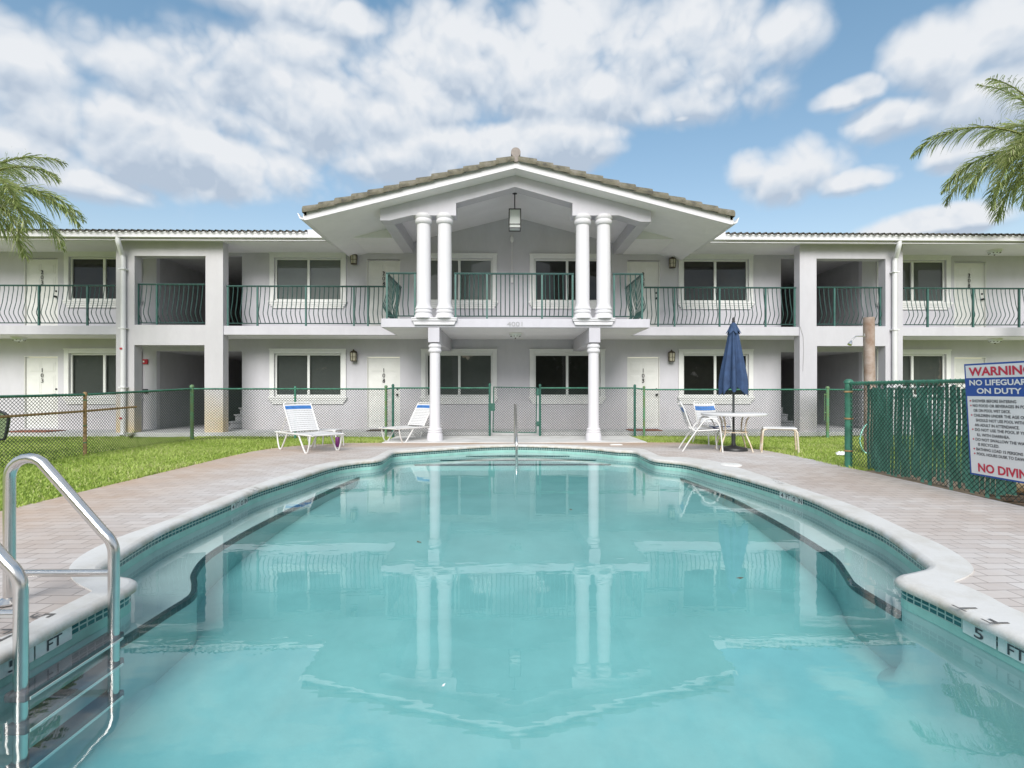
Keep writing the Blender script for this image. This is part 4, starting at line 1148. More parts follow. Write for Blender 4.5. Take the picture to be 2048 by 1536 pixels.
# left fence: from the portico jog out towards the lawn on the left
A0 = GG(772, 873); A1 = GG(384, 880.5); A2 = GG(170, 909)
dl = (Vector(A2[:2]) - Vector(A1[:2])).normalized(); A3 = (A2[0] + dl.x * 2.2, A2[1] + dl.y * 2.2)
YM = 13.33
fl_ = empty('chain_link_fence', (A1[0], A1[1], G(A1[1])), 0, 'left green chain-link fence with a rusty middle rail crossing the lawn', 'fence')
def fp(root, name, mb, m, **k): return put(mb.build(name, m, None, **k), root)
zt0, zt1, zt2 = 1.17, 1.17, 1.055
mm = MB(); chain_mesh(mm, A0, A1, G(A0[1]) + .0, G(A1[1]), zt0 - G(A0[1]), zt1 - G(A1[1])); chain_mesh(mm, A1, A3, G(A1[1]), .0, zt1 - G(A1[1]), zt2 - .02)
fp(fl_, 'wire_mesh', mm, M_WIRE)
tr = MB(); tr.tube([(A0[0], A0[1], zt0), (A1[0], A1[1], zt1), (A2[0], A2[1], zt2), (A3[0], A3[1], zt2 - .02)], .021, 8); fp(fl_, 'top_rail', tr, M_FGREEN, smooth=50)
mr_ = MB(); xq, yq = A1[0] + (A2[0] - A1[0]) * .60, A1[1] + (A2[1] - A1[1]) * .60
mr_.tube([(xq, yq, .80), (A2[0], A2[1], .765), (A3[0], A3[1], .74)], .02, 8); fp(fl_, 'middle_rail', mr_, M_RUST, smooth=50)
xm, ym = A0[0] + (A1[0] - A0[0]) * .49, A0[1] + (A1[1] - A0[1]) * .49
for (x, y, zt_p, mt, r) in ((A0[0], A0[1], zt0 + .05, M_FPOST, .036), (xm, ym, zt0 + .02, M_FGREEN, .027), (A1[0], A1[1], zt1 + .05, M_FPOST, .042), (A2[0], A2[1], zt2 + .0, M_RUST, .028)):
    p = fp(fl_, 'post', post(x, y, G(y) - .05, zt_p, r), mt, smooth=50)
    q = fp(fl_, 'x', bands(x, y, (.95, .5, .2), r), M_FPOST, smooth=50); q.name = 'clamp'; q.parent = p; q.matrix_parent_inverse = p.matrix_parent_inverse.copy(); q.matrix_parent_inverse = (Matrix.Translation(fl_.location)).inverted() @ Matrix.Identity(4)
    q.matrix_parent_inverse = Matrix.Identity(4)
# middle fence, either side of the gate
def yM(px): return VX(px, YM)
fm = empty('chain_link_fence', (yM(786), YM, G(YM)), 0, 'dark green chain-link fence panels either side of the gate behind the portico columns', 'fence')
mm = MB(); zg = G(YM) + .04; ztm = 1.195
chain_mesh(mm, (yM(786), YM), (yM(979), YM), zg, zg, ztm - zg, ztm - zg); fp(fm, 'wire_mesh', mm, M_WIRE)
mm = MB(); chain_mesh(mm, (yM(1081), YM), (yM(1269), YM), zg, zg, ztm - zg, ztm - zg); fp(fm, 'wire_mesh', mm, M_WIRE)
mm = MB()
J0 = (A0[0], A0[1]); J1 = GG(1288, 874)
chain_mesh(mm, J0, (yM(786), YM), zg, zg, ztm - zg, ztm - zg); fp(fm, 'wire_mesh', mm, M_WIRE); mm = MB(); chain_mesh(mm, (yM(1269), YM), J1, zg, zg, ztm - zg, ztm - zg)
fp(fm, 'wire_mesh', mm, M_WIRE)
tr = MB(); tr.tube([(J0[0], J0[1], zt0), (yM(786), YM, ztm), (yM(979), YM, ztm)], .02, 8); fp(fm, 'top_rail', tr, M_FGREEN, smooth=50); tr = MB(); tr.tube([(yM(1081), YM, ztm), (yM(1269), YM, ztm), (J1[0], J1[1], 1.16)], .02, 8); fp(fm, 'top_rail', tr, M_FGREEN, smooth=50)
for px, zt_p in ((786, 1.25), (979.5, 1.27), (1080, 1.25), (1269.5, 1.24)):
    fp(fm, 'post', post(yM(px), YM, G(YM) - .05, zt_p, .031), M_DGREEN, smooth=50)
gx0, gx1 = yM(986), yM(1072)
gt = empty('gate', (gx0, YM, 0), 0, 'dark green chain-link gate in the middle of the fence', 'gate')
m = MB(); z0, z1 = .05, 1.22
m.tube([(gx0, YM - .01, z0), (gx1, YM - .01, z0 - .02), (gx1 + .02, YM - .01, z1 - .02), (gx0 + .02, YM - .01, z1)], .019, 8, closed=True)
fp(gt, 'gate_frame', m, M_DGREEN, smooth=50)
m = MB(); chain_mesh(m, (gx0, YM - .01), (gx1, YM - .01), z0, z0 - .02, z1 - z0, z1 - z0); fp(gt, 'wire_mesh', m, M_WIRE)
m = MB(); m.box(gx0 - .12, gx0 + .05, YM - .05, YM + .02, .60, .80); m.box(gx0 - .1, gx0 - .05, YM - .07, YM - .05, .58, .82); fp(gt, 'latch', m, M_DGREEN, bevel=.008)
for z in (.25, 1.05):
    m = MB(); m.box(gx1 - .02, gx1 + .10, YM - .035, YM - .012, z, z + .03); m.box(gx1 + .02, gx1 + .07, YM - .06, YM - .02, z - .05, z + (.14 if z > 1 else .08)); fp(gt, 'hinge', m, M_DGREEN, bevel=.004)
# right fence along the walkway
R1 = GG(1655, 875); R2 = GP(1697, 932.5)
fr = empty('chain_link_fence', (R1[0], R1[1], G(R1[1])), 0, 'green chain-link fence right of the portico, running behind the umbrella table', 'fence')
R1b = (R1[0] + (R1[0] - J1[0]) * .35, R1[1] + (R1[1] - J1[1]) * .35)
mm = MB(); zr = G(R1[1]); chain_mesh(mm, J1, R1, zr, zr, 1.15 - zr, 1.15 - zr); chain_mesh(mm, R1, R1b, zr, zr, 1.15 - zr, 1.14 - zr); fp(fr, 'wire_mesh', mm, M_WIRE)
tr = MB(); tr.tube([(J1[0], J1[1], 1.155), (R1[0], R1[1], 1.155), (*R1b, 1.14)], .02, 8); fp(fr, 'top_rail', tr, M_FGREEN, smooth=50)
fp(fr, 'post', post(J1[0], J1[1], G(J1[1]) - .05, 1.2, .03), M_FPOST, smooth=50); fp(fr, 'post', post(R1[0], R1[1], zr - .05, 1.19, .04), M_FPOST, smooth=50)
m = MB(); m.tube([(R1[0] - .075, R1[1], 1.05), (R1[0] - .075, R1[1], .35)], .008, 5); m.box(R1[0] - .09, R1[0], R1[1] - .01, R1[1] + .01, 1.02, 1.04); m.box(R1[0] - .09, R1[0], R1[1] - .01, R1[1] + .01, .55, .57); fp(fr, 'tension_bar', m, M_FPOST)

# slatted fence beside the deck
XS = R2[0]
fs = empty('slatted_fence', (XS, R2[1], 0), 0, 'chain-link fence filled with dark green plastic slats beside the deck', 'fence')
yS1 = 3.0; x_at = lambda y: XS + (5.06 - XS) * (R2[1] - y) / (R2[1] - 5.2)
mm = MB(); chain_mesh(mm, (XS, R2[1]), (x_at(yS1), yS1), .03, .03, 1.2, 1.2, .062, .0034)
fp(fs, 'wire_mesh', mm, M_WIRE)
tr = MB(); tr.tube([(XS, R2[1], 1.235), (x_at(yS1), yS1, 1.235)], .023, 8)
n_ = 70
for k in range(n_):
    y = R2[1] - (R2[1] - yS1) * k / n_; x = x_at(y); tr.tube([(x - .01, y, 1.262), (x - .012, y - .03, 1.20)], .007, 4, caps=False)
fp(fs, 'top_rail', tr, M_FGREEN, smooth=50)
p = fp(fs, 'post', post(XS, R2[1], -.05, 1.25, .052), M_FGREEN, smooth=50)
m = bands(XS, R2[1], (1.1, .7, .22), .056); q = m.build('clamp', M_RUST, None, smooth=50); put(q, fs); q.parent = p; q.matrix_parent_inverse = Matrix.Identity(4)
sl = MB(); sl.r = []; rs = random.Random(11); y = R2[1] - .42
while y > 4.98:
    x = x_at(y) + .012; wob = rs.uniform(-.012, .012); gone = rs.random()
    top_ = 1.20 + rs.uniform(-.05, .015) if gone > .09 else rs.uniform(.9, 1.12)
    bot = rs.uniform(.0, .05) if y > 6.4 else rs.uniform(-.005, .11)
    w_ = .0535; tw_ = rs.uniform(-.006, .006); lean = rs.uniform(-.012, .012); i = len(sl.v)
    for kx in range(7):
        t = kx / 6; z = bot + (top_ - bot) * t; e = .006 * math.sin(t * 30 + y * 9)
        sl.v += [(x + e, y - w_ / 2 + lean * t, z), (x + e + tw_, y + w_ / 2 + lean * t, z)]
    for kx in range(6):
        a = i + 2 * kx; sl.f.append((a, a + 2, a + 3, a + 1)); sl.r.append(rs.random())
    y -= .0575 if rs.random() > .05 else .072
fp(fs, 'slats', sl, M_SLAT, smooth=60)
m = MB(); m.tube([(x_at(6.9) + .12, 6.9, 1.16), (x_at(5.9) + .12, 5.9, 1.16)], .022, 8); m.tube([(x_at(7.0) + .12, 7.0, 1.04), (x_at(5.7) + .12, 5.7, 1.04)], .018, 8)
for y in (6.9, 6.3, 5.9): m.tube([(x_at(y) + .12, y, 0), (x_at(y) + .12, y, 1.16)], .018, 8)
tag(m.build('pipe_frame', M_PVC, smooth=50), 'white plastic pipe frame behind the slatted fence', 'pipe frame')

# pool rules sign
xs_t, xs_b = 4.965, 5.035
ys = 5.52
for _ in range(6):                                                   # far edge of the sign from where it shows in the photo
    ys = F * xs_t / ((1928 - 1024) + F * ST) if False else ys
u_ = (1928 - 1024) / F; ys = xs_t * (CT - u_ * ST) / (ST + u_ * CT)
zt_s, zb_s = VZ(728, ys, 1928), 0
d_ = lambda py: H + (YH - py) / F * (xs_t * ST + ys * CT)
zt_s, zb_s = d_(728), d_(948); SW = .775
sg_ = empty('warning_sign', (xs_b, ys - SW / 2, 0), 0, 'blue-edged white WARNING NO LIFEGUARD ON DUTY pool rules sign on the slatted fence', 'sign')
hS = zt_s - zb_s; upv = Vector((xs_t - xs_b, 0, hS)).normalized(); uv_ = Vector((0, -1, 0)); nv = uv_.cross(upv)
O = Vector((xs_b, ys, zb_s))
def panel(mb, x0, x1, y0, y1, e):
    q = [O + uv_ * a + upv * b + nv * e for a, b in ((x0, y0), (x1, y0), (x1, y1), (x0, y1))]; mb.quad(*q)
def panel_box(mb, x0, x1, y0, y1, e0, e1):
    a = [O + uv_ * p + upv * q + nv * e for e in (e1, e0) for p, q in ((x0, y0), (x1, y0), (x1, y1), (x0, y1))]
    i = len(mb.v); mb.v += [tuple(p) for p in a]
    for f in ((0, 1, 2, 3), (7, 6, 5, 4), (0, 4, 5, 1), (1, 5, 6, 2), (2, 6, 7, 3), (3, 7, 4, 0)): mb.f.append(tuple(i + k for k in f))
m = MB(); panel_box(m, 0, SW, 0, hS, -.006, .0); fp(sg_, 'board', m, M_SIGNB)
m = MB(); e = .018
panel(m, e, SW - e, e, hS * .71, .002); panel(m, e, SW - e, hS * .872, hS - e, .002); FACE = [(m, M_SIGNW)]
yy = lambda f: hS * (1 - f)
def words(items, m_, name):
    mb = MB()
    for txt, x, f, h, w in items: letter(mb, txt, O + uv_ * x + upv * (yy(f) - h / 2) + nv * .0045, uv_, upv, h, w, .018 if h < .05 else .03)
    FACE.append((mb, m_))
words([('WARNING', .055, .072, hS * .078, .665), ('NO DIVING', .10, .925, hS * .078, .60)], M_SIGNR, 'red_lettering')
words([('NO LIFEGUARD', .055, .17, hS * .05, .67), ('ON DUTY', .135, .243, hS * .05, .47)], M_SIGNW, 'white_lettering')
hl = hS * .026
words([('SHOWER BEFORE ENTERING', .075, .332, hl, .47), ('NO FOOD OR BEVERAGES IN POOL', .08, .374, hl, .60), ('OR ON POOL WET DECK.', .085, .417, hl, .40), ('CHILDREN UNDER THE AGE OF', .085, .46, hl, .54), ('SHOULD NOT USE POOL WITHOUT', .105, .503, hl, .58), ('AN ADULT IN ATTENDANCE.', .09, .546, hl, .47), ('DO NOT USE THE POOL IF YOU ARE', .09, .588, hl, .64), ('ILL WITH DIARRHEA.', .11, .633, hl, .35), ('DO NOT SWALLOW THE WATER IT', .09, .675, hl, .62), ('IS RECYCLED.', .115, .718, hl, .23), ('BATHING LOAD 15 PERSONS', .092, .762, hl, .49), ('POOL HOURS DUSK TO DAWN', .095, .804, hl, .52)], M_SIGNK, 'black_lettering')
m = MB()
for x, f in ((.055, .332), (.058, .374), (.06, .46), (.064, .588), (.066, .675), (.068, .762), (.07, .804)):
    c_ = O + uv_ * x + upv * yy(f) + nv * .0045; i = len(m.v)
    m.v += [tuple(c_ + uv_ * (.0085 * math.cos(t)) + upv * (.0085 * math.sin(t))) for t in [k * math.pi / 6 for k in range(12)]]; m.f.append(tuple(range(i, i + 12)))
FACE.append((m, M_SIGNR)); joined('face', FACE, sg_)

# wooden shower post, hose, tank, roots
x, y = GP(1741, 905, 0)
sp_ = empty('shower_post', (x, y, 0), 0, 'weathered wooden post with a chrome outdoor shower behind the slatted fence', 'shower')
s_ = F / (x * ST + y * CT); ztp = H + (YH - 635) / s_
m = MB(); pr = []
for k in range(9):
    t = k / 8; r = .098 - .008 * t; pr.append((x - .0 - .03 * t, y, -.05 + (ztp + .05) * t, r))
base = 0
for (a, b, c, r) in pr:
    for j in range(12):
        th = 2 * math.pi * j / 12 + .2; rr = r * (1 + .05 * math.sin(j * 5 + c * 3)); m.v.append((a + rr * math.cos(th), b + rr * math.sin(th), c))
for k in range(8):
    for j in range(12): a = k * 12; m.f.append((a + j, a + (j + 1) % 12, a + 12 + (j + 1) % 12, a + 12 + j))
m.f.append(tuple(96 + j for j in range(12))); fp(sp_, 'post', m, M_WOOD, smooth=60)
m = MB(); zp = H + (YH - 673) / s_; xx = x - .125
m.tube([(xx + .04, y - .03, zp), (xx - .09, y - .06, zp), (xx - .20, y - .08, zp - .005), (xx - .27, y - .09, zp - .06), (xx - .30, y - .1, zp - .10)], .011, 8)
m.tube([(xx - .02, y - .05, zp), (xx - .02, y - .05, zp + .05)], .012, 6); m.tube([(xx - .05, y - .07, zp + .045), (xx + .01, y - .03, zp + .05)], .007, 6)
m.tube([(xx - .02, y - .06, zp), (xx - .02, y - .06, zp - .24)], .003, 4)
fp(sp_, 'shower_pipe', m, M_STEEL, smooth=50)
m = MB(); m.tube([(xx - .295, y - .098, zp - .09), (xx - .32, y - .105, zp - .135), (xx - .335, y - .11, zp - .16)], [.014, .034, .037], 12); fp(sp_, 'shower_head', m, M_STEEL, smooth=50)
m = MB(); hx = x - .16
m.tube(catmull([(hx + .04, y - .06, .52), (hx - .06, y - .1, .42), (hx - .12, y - .12, .22), (hx - .06, y - .14, .03), (hx + .05, y - .2, -.0)], False, 5), .013, 6); hz = m.build('garden_hose', M_HOSE, smooth=60)
tag(hz, 'pale green hose hanging from the wooden shower post', 'hose')
m = MB(); m.tube([(hx + .03, y - .19, .03), (hx + .09, y - .26, .0)], .022, 8); nz = m.build('nozzle', M_HOSEB, hz, smooth=50)
xk, yk = 5.75, 5.35
m = MB(); m.tube([(xk - .25, yk + .25, .21), (xk - .22, yk + .22, .21), (xk + .5, yk - .6, .21), (xk + .53, yk - .63, .21)], [.12, .19, .19, .12], 20)
tk = tag(m.build('tank', M_TANK, smooth=50), 'beige cylindrical pump tank lying behind the end of the slatted fence', 'tank')
m = MB()
for t in (.2, .8): c_ = (xk - .22 + .72 * t, yk + .22 - .82 * t); m.tube([(c_[0] - .012, c_[1] + .014, .21), (c_[0] + .012, c_[1] - .014, .21)], .197, 20)
m.build('strap', M_RUST, tk, smooth=50)
m = MB(); rr = random.Random(4)
for k in range(7):
    y0_ = 5.2 - k * .1; m.tube(catmull([(5.08 + rr.uniform(0, .12), y0_ + rr.uniform(-.1, .4), .02), (5.2 + rr.uniform(0, .2), y0_ - .3, .05 + rr.uniform(0, .04)), (5.15 + rr.uniform(0, .3), y0_ - .7, .03), (5.1 + rr.uniform(0, .2), y0_ - 1.2, .01)], False, 4), rr.uniform(.008, .022), 6)
tag(m.build('tree_roots', M_ROOT, smooth=60), 'tangle of brown roots on the soil below the warning sign', 'roots')

# ================================================================== POOL FITTINGS
lx, ly = -2.62, 2.77
lad = empty('pool_ladder', (-2.35, 2.52, 0), 0, 'stainless steel pool ladder with grey treads at the left edge', 'ladder')
def arc(c, r, a0, a1, n=7): return [(c[0] + r * math.cos(R(a0 + (a1 - a0) * k / n)), c[1] + r * math.sin(R(a0 + (a1 - a0) * k / n))) for k in range(n + 1)]
for y, dx in ((2.77, -.035), (2.27, -.06)):
    path = [(-2.60, -.03), (-2.60, .55)] + arc((-2.495, .665), .105, 180, 52) + arc((-2.19, .26), .14, 52, 0)[0:] + [(-2.05, .1), (-2.05, -.36)] + arc((-2.17, -.46), .12, 10, -40)
    m = MB(); m.tube([(a + dx, y, b) for a, b in path], .0265, 14); fp(lad, 'rail', m, M_STEEL, smooth=60)
    m = MB(); m.lathe(-2.60 + dx, y, [(.06, 0), (.06, .008), (.04, .022), (.03, .03)], 16, 0.001); fp(lad, 'flange', m, M_STEEL, smooth=50)
    m = MB(); m.tube([(-2.60 + dx, y, .155), (-2.06 + dx, y, .155)], .019, 10); fp(lad, 'brace', m, M_STEEL, smooth=60)
for z in (-.185, -.325, -.50):
    m = MB(); m.box(-2.15, -2.055, 2.23, 2.81, z - .03, z + .012)
    o = fp(lad, 'step', m, M_STEP, bevel=.01)
    m = MB(); m.box(-2.054, -2.049, 2.25, 2.79, z - .024, z - .012); q = m.build('trim', M_PVC, None); put(q, lad); q.parent = o; q.matrix_parent_inverse = Matrix.Identity(4)
xr = VX(1031, 10.6)
hr = empty('pool_handrail', (xr, 10.95, 0), 0, 'slim stainless handrail at the far end of the pool', 'handrail')
m = MB(); path = [(11.0, -.04), (11.0, .66)] + arc((10.84, .66), .16, 0, 120) + [(10.45, .62), (9.95, .33), (9.72, .16), (9.68, 0), (9.68, -.32)]
m.tube([(xr, a, b) for a, b in catmull(path, False, 3)], .026, 12); fp(hr, 'rail', m, M_STEEL, smooth=60)
m = MB(); m.lathe(xr, 11.0, [(.07, 0), (.07, .01), (.035, .03)], 16, G(11) - .004); fp(hr, 'flange', m, M_STEEL, smooth=50)
x, y, z = GG(1462, 929.5)
m = MB(); m.lathe(0, 0, [(.155, 0), (.155, .012), (.14, .02), (.125, .014), (.12, .02), (.02, .022)], 32)
o = m.build('skimmer_lid', M_PVC, smooth=40); o.location = (x, y, -.008); tag(o, 'round white skimmer lid set in the pavers right of the pool', 'lid')
x, y, z = GG(1232, 889.5)
m = MB(); m.box(-.13, .13, -.06, .06, 0, .015); m.box(-.1, .1, -.04, .04, .015, .022); o = m.build('drain_cover', M_PVC, bevel=.004); o.location = (x, y, G(y) - .006); tag(o, 'small white drain cover on the pavers behind the far coping', 'cover')
for (px, py, lb) in ((887, 1372, 'small pale leaf floating in the near middle of the pool'), (1480, 1157, 'dark leaf floating right of the pool centre'), (838, 1085, 'tiny dark leaf floating left of the column reflection'), (1142, 1020, 'dark twig-like leaf floating near the far end')):
    x, y = GP(px, py, ZW); m = MB(); k = .014 if px == 887 else .035
    m.v = [(-k, 0, .004), (-.3 * k, -.45 * k, .002), (k, -.1 * k, .006), (.2 * k, .45 * k, .003), (0, 0, .001)]; m.f = [(0, 1, 4), (1, 2, 4), (2, 3, 4), (3, 0, 4)]
    o = m.build('leaf', M_PAPER if px == 887 else M_LEAFDEB); o.location = (x, y, ZW + .001); o.rotation_euler = (0, 0, px); tag(o, lb, 'leaf')
# ================================================================== FURNITURE
def strap_row(mb, a, b, c, d, n, wid, th=.005, sag=.012):
    """n flat straps from edge a-b to edge c-d"""
    a, b, c, d = map(Vector, (a, b, c, d))
    for k in range(n):
        t = (k + .5) / n; hw = wid / (b - a).length / 2
        p = [a.lerp(b, t - hw), a.lerp(b, t + hw), c.lerp(d, t + hw), c.lerp(d, t - hw)]
        nrm = (p[1] - p[0]).cross(p[3] - p[0]).normalized()
        rows = []
        for j in range(7):
            u = j / 6; s_ = -nrm * sag * math.sin(math.pi * u)
            rows.append((p[0].lerp(p[3], u) + s_, p[1].lerp(p[2], u) + s_))
        i = len(mb.v)
        for q0, q1 in rows: mb.v += [tuple(q0 + nrm * th), tuple(q1 + nrm * th), tuple(q1 - nrm * th), tuple(q0 - nrm * th)]
        for j in range(6):
            e = i + 4 * j
            for (u0, u1) in ((0, 1), (1, 2), (2, 3), (3, 0)): mb.f.append((e + u0, e + u1, e + 4 + u1, e + 4 + u0))
def chair(label, loc, rz):
    o = empty('patio_chair', loc, rz, label, 'chair', 'white strap chairs at the table')
    f = MB(); w = .27; r = .0135
    for s in (-1, 1):
        y = s * w
        f.tube(catmull([(-.40, y, 0), (-.24, y, .26), (-.03, y, .56), (.03, y, .61), (.12, y, .625), (.21, y, .57), (.27, y, .42), (.31, y, 0)], False, 4), r, 8)
    yb_ = w - .03
    f.tube(catmull([(.27, yb_, .42), (0, yb_, .40), (-.19, yb_, .40), (-.27, yb_, .52), (-.36, yb_, .78), (-.41, yb_, .88), (-.43, yb_ - .06, .925), (-.43, -yb_ + .06, .925), (-.41, -yb_, .88), (-.36, -yb_, .78), (-.27, -yb_, .52), (-.19, -yb_, .40), (0, -yb_, .40), (.27, -yb_, .42)], False, 3), r, 8)
    f.tube([(.27, -w, .42), (.27, w, .42)], r, 8); f.tube([(-.2, -yb_, .39), (-.2, yb_, .39)], r, 8)
    f.build('frame', M_TUBE, o, smooth=60)
    s_ = MB(); strap_row(s_, (-.17, -yb_, .413), (.20, -yb_, .43), (-.17, yb_, .413), (.20, yb_, .43), 7, .048, .004, .022)
    strap_row(s_, (-.215, -yb_, .47), (-.325, -yb_, .73), (-.215, yb_, .47), (-.325, yb_, .73), 5, .05, .004, -.02)
    strap_row(s_, (-.385, -yb_, .83), (-.405, -yb_, .88), (-.385, yb_, .83), (-.405, yb_, .88), 1, .05, .004, -.02)
    s_.build('straps', M_VINYL, o, smooth=40)
    b = MB(); strap_row(b, (-.325, -yb_, .735), (-.382, -yb_, .828), (-.325, yb_, .735), (-.382, yb_, .828), 2, .048, .0045, -.02); b.build('blue_straps', M_BLUE, o, smooth=40)
    c = MB(); strap_row(c, (.22, -yb_, .432), (.275, -yb_, .436), (.22, yb_, .432), (.275, yb_, .436), 1, .055, .0045, .02); c.box(.25, .28, -yb_, yb_, .39, .43); c.build('front_strap', M_NAVY, o, smooth=40)
    return o
x, y, z = GG(1405, 900)
chair('white strap patio chair left of the round table, seen from its side', (x, y, G(y) - .008), R(-12))
x, y, z = GG(1428, 888)
chair('white strap patio chair behind the round table with a blue band', (x, y + .05, G(y) - .008), R(-83))
def lounger(label, loc, rz):
    o = empty('sun_lounger', loc, rz, label, 'lounger', 'white strap loungers beside the pool')
    f = MB(); w = .31; r = .0155; zf = .335
    f.tube(catmull([(-.52, w, zf), (.74, w, zf), (.80, w - .06, zf), (.80, -w + .06, zf), (.74, -w, zf), (-.52, -w, zf), (-.58, -w + .06, zf), (-.58, w - .06, zf)], True, 3), r, 8, closed=True)
    for s in (-1, 1):
        y = s * w
        for x0, sg in ((-.55, 1), (.76, -1)):
            f.tube(catmull([(x0, y, zf), (x0 + sg * .03, y, .18), (x0 + sg * .09, y, .04), (x0 + sg * .14, y, .0155), (x0 + sg * .20, y, .035), (x0 + sg * .44, y, zf)], False, 3), r, 8)
    f.build('frame', M_TUBE, o, smooth=60)
    b = MB(); wb = w - .035; T = Vector((-.36, 0, .90)); Bq = Vector((-.02, 0, zf + .02)); d = (T - Bq)
    P = lambda t, y: tuple(Bq + d * t + Vector((0, y, 0)))
    b.tube(catmull([P(0, wb), P(.5, wb), P(.93, wb), P(.99, wb - .03), P(1.0, wb - .08), P(1.0, -wb + .08), P(.99, -wb + .03), P(.93, -wb), P(.5, -wb), P(0, -wb)], False, 3), r, 8)
    b.tube([(P(.55, wb)), (-.46, wb, zf)], .009, 6); b.tube([(P(.55, -wb)), (-.46, -wb, zf)], .009, 6)
    bk = b.build('backrest', M_TUBE, o, smooth=60)
    s_ = MB(); strap_row(s_, P(.02, -wb), P(.78, -wb), P(.02, wb), P(.78, wb), 11, .036, .004, .008); strap_row(s_, P(.885, -wb), P(.945, -wb), P(.885, wb), P(.945, wb), 1, .04, .004, .008); s_.build('straps', M_VINYL, bk, smooth=40)
    n = MB(); strap_row(n, P(.785, -wb), P(.89, -wb), P(.785, wb), P(.89, wb), 2, .043, .0045, .008); n.build('blue_straps', M_BLUE, bk, smooth=40)
    s2 = MB(); strap_row(s2, (.0, -w, zf + .012), (.70, -w, zf + .012), (.0, w, zf + .012), (.70, w, zf + .012), 13, .041, .004, .015); s2.build('seat_straps', M_VINYL, o, smooth=40)
    s3 = MB(); strap_row(s3, (.70, -w, zf + .012), (.77, -w, zf + .012), (.70, w, zf + .012), (.77, w, zf + .012), 1, .05, .0045, .015); s3.build('front_strap', M_NAVY, o, smooth=40)
    return o
x, y, z = GG(612, 899)
lounger('white strap lounger at the grass edge with a small side table tucked behind it', (x, y, G(y) - .006), R(-42))
x, y, z = GG(826, 880.5)
lounger('white strap lounger half hidden behind the left portico column', (x + .05, y, G(y) - .006), R(-128))
# small side table behind the first lounger, purple can
def side_table(name, label, loc, rz, L, W, h, m_, r=.014, top=.0):
    o = empty(name, loc, rz, label, 'side table')
    for sx in (-1, 1):
        for sy in (-1, 1):
            l = MB(); l.tube(catmull([(sx * (L / 2 - .07), sy * (W / 2 - .02), h - .03), (sx * (L / 2 - .02), sy * (W / 2 - .015), h - .05), (sx * (L / 2), sy * (W / 2), h - .12), (sx * (L / 2 + .02), sy * (W / 2), 0)], False, 3), r, 8); l.build('leg', m_, o, smooth=60)
    t = MB(); t.box(-L / 2, L / 2, -W / 2, W / 2, h - .028, h); t.build('table_top', M_VINYL, o, bevel=.012)
    f = MB(); f.box(-L / 2 + .04, L / 2 - .04, -W / 2 + .03, W / 2 - .03, h - .045, h - .03); f.build('apron', m_, o)
    return o
x, y, z = GG(659, 892); side_table('side_table', 'small white side table tucked behind the first lounger', (x, y, G(y) - .008), R(-5), .42, .36, .36, M_TUBE)
x, y, z = GG(677, 893); m = MB(); m.lathe(0, 0, [(.042, 0), (.045, .01), (.045, .2), (.04, .21), (.034, .212)], 20); o = m.build('can', M_PURPLE, smooth=50); o.location = (x, y - .06, G(y) - .008); tag(o, 'dark purple can standing under the small side table', 'can')
x, y, z = GG(1558, 903); side_table('side_table', 'white low table with rust-stained legs right of the umbrella', (x, y, -.008), R(-24), .56, .40, .46, M_TUBER, .017)
# round table
x, y, z = GG(1467, 900); TX, TY = x, y
o = empty('patio_table', (TX, TY, G(TY) - .008), 0, 'round white patio table around the umbrella pole', 'table')
zt_ = H - (826 - YH) / (F / TY); h = zt_ - G(TY) + .008
m = MB(); m.lathe(0, 0, [(.03, h - .03), (.56, h - .05), (.585, h - .042), (.592, h - .014), (.575, h), (.03, h + .001)], 48); m.build('table_top', M_VINYL, o, smooth=40)
for k in range(4):
    a = k * math.pi / 2 + .55; ca, sa = math.cos(a), math.sin(a)
    m = MB(); m.tube(catmull([(ca * .34, sa * .34, h - .035), (ca * .27, sa * .27, h * .8), (ca * .25, sa * .25, h * .5), (ca * .34, sa * .34, h * .22), (ca * .40, sa * .40, 0)], False, 4), .014, 8); m.build('leg', M_TUBER, o, smooth=60)
m = MB(); m.tube([(.25 * math.cos(t), .25 * math.sin(t), h * .5) for t in [k * math.pi / 12 for k in range(24)]], .011, 6, closed=True)
m.build('ring', M_TUBER, o, smooth=60)
# closed umbrella
u = empty('patio_umbrella', (TX, TY, G(TY) - .008), 0, 'closed navy blue patio umbrella standing through the round table', 'umbrella')
m = MB(); m.tube([(0, 0, .05), (0, 0, 2.5)], .021, 12); m.lathe(0, 0, [(.035, .08), (.038, .30), (.03, .34), (.022, .36)], 14); m.build('pole', M_POLE, u, smooth=50)
m = MB(); m.lathe(0, 0, [(.25, 0), (.25, .03), (.235, .055), (.1, .08), (.045, .1), (.04, .14)], 28); m.build('base', M_BLACK, u, smooth=40)
m = MB(); nA = 64; zs_u = []
lev = [(2.43, .025, 0), (2.40, .055, .1), (2.33, .085, .2), (2.26, .075, .3), (2.20, .10, .5), (2.05, .125, .75), (1.85, .165, .9), (1.6, .215, 1), (1.4, .25, 1), (1.25, .265, 1), (1.16, .255, 1)]
for z, r, wv in lev:
    for j in range(nA):
        t = 2 * math.pi * j / nA; fold = .5 + .5 * math.cos(t * 8 + .6 * math.sin(t) + z * .4)
        rr = r * (1 - .42 * wv * fold) * (1 + .06 * math.sin(t * 3 + 1)); dz = 0
        if z < 1.2: dz = .12 * (fold - .4) - .02
        m.v.append((rr * math.cos(t), rr * math.sin(t), z + dz * .8 - (.1 if z < 1.2 and math.sin(t * 2 + 2) > .3 else 0) * .6))
for k in range(len(lev) - 1):
    for j in range(nA): a = k * nA; m.f.append((a + j, a + nA + j, a + nA + (j + 1) % nA, a + (j + 1) % nA))
m.build('canopy', M_UMB, u, smooth=80)
m = MB(); 
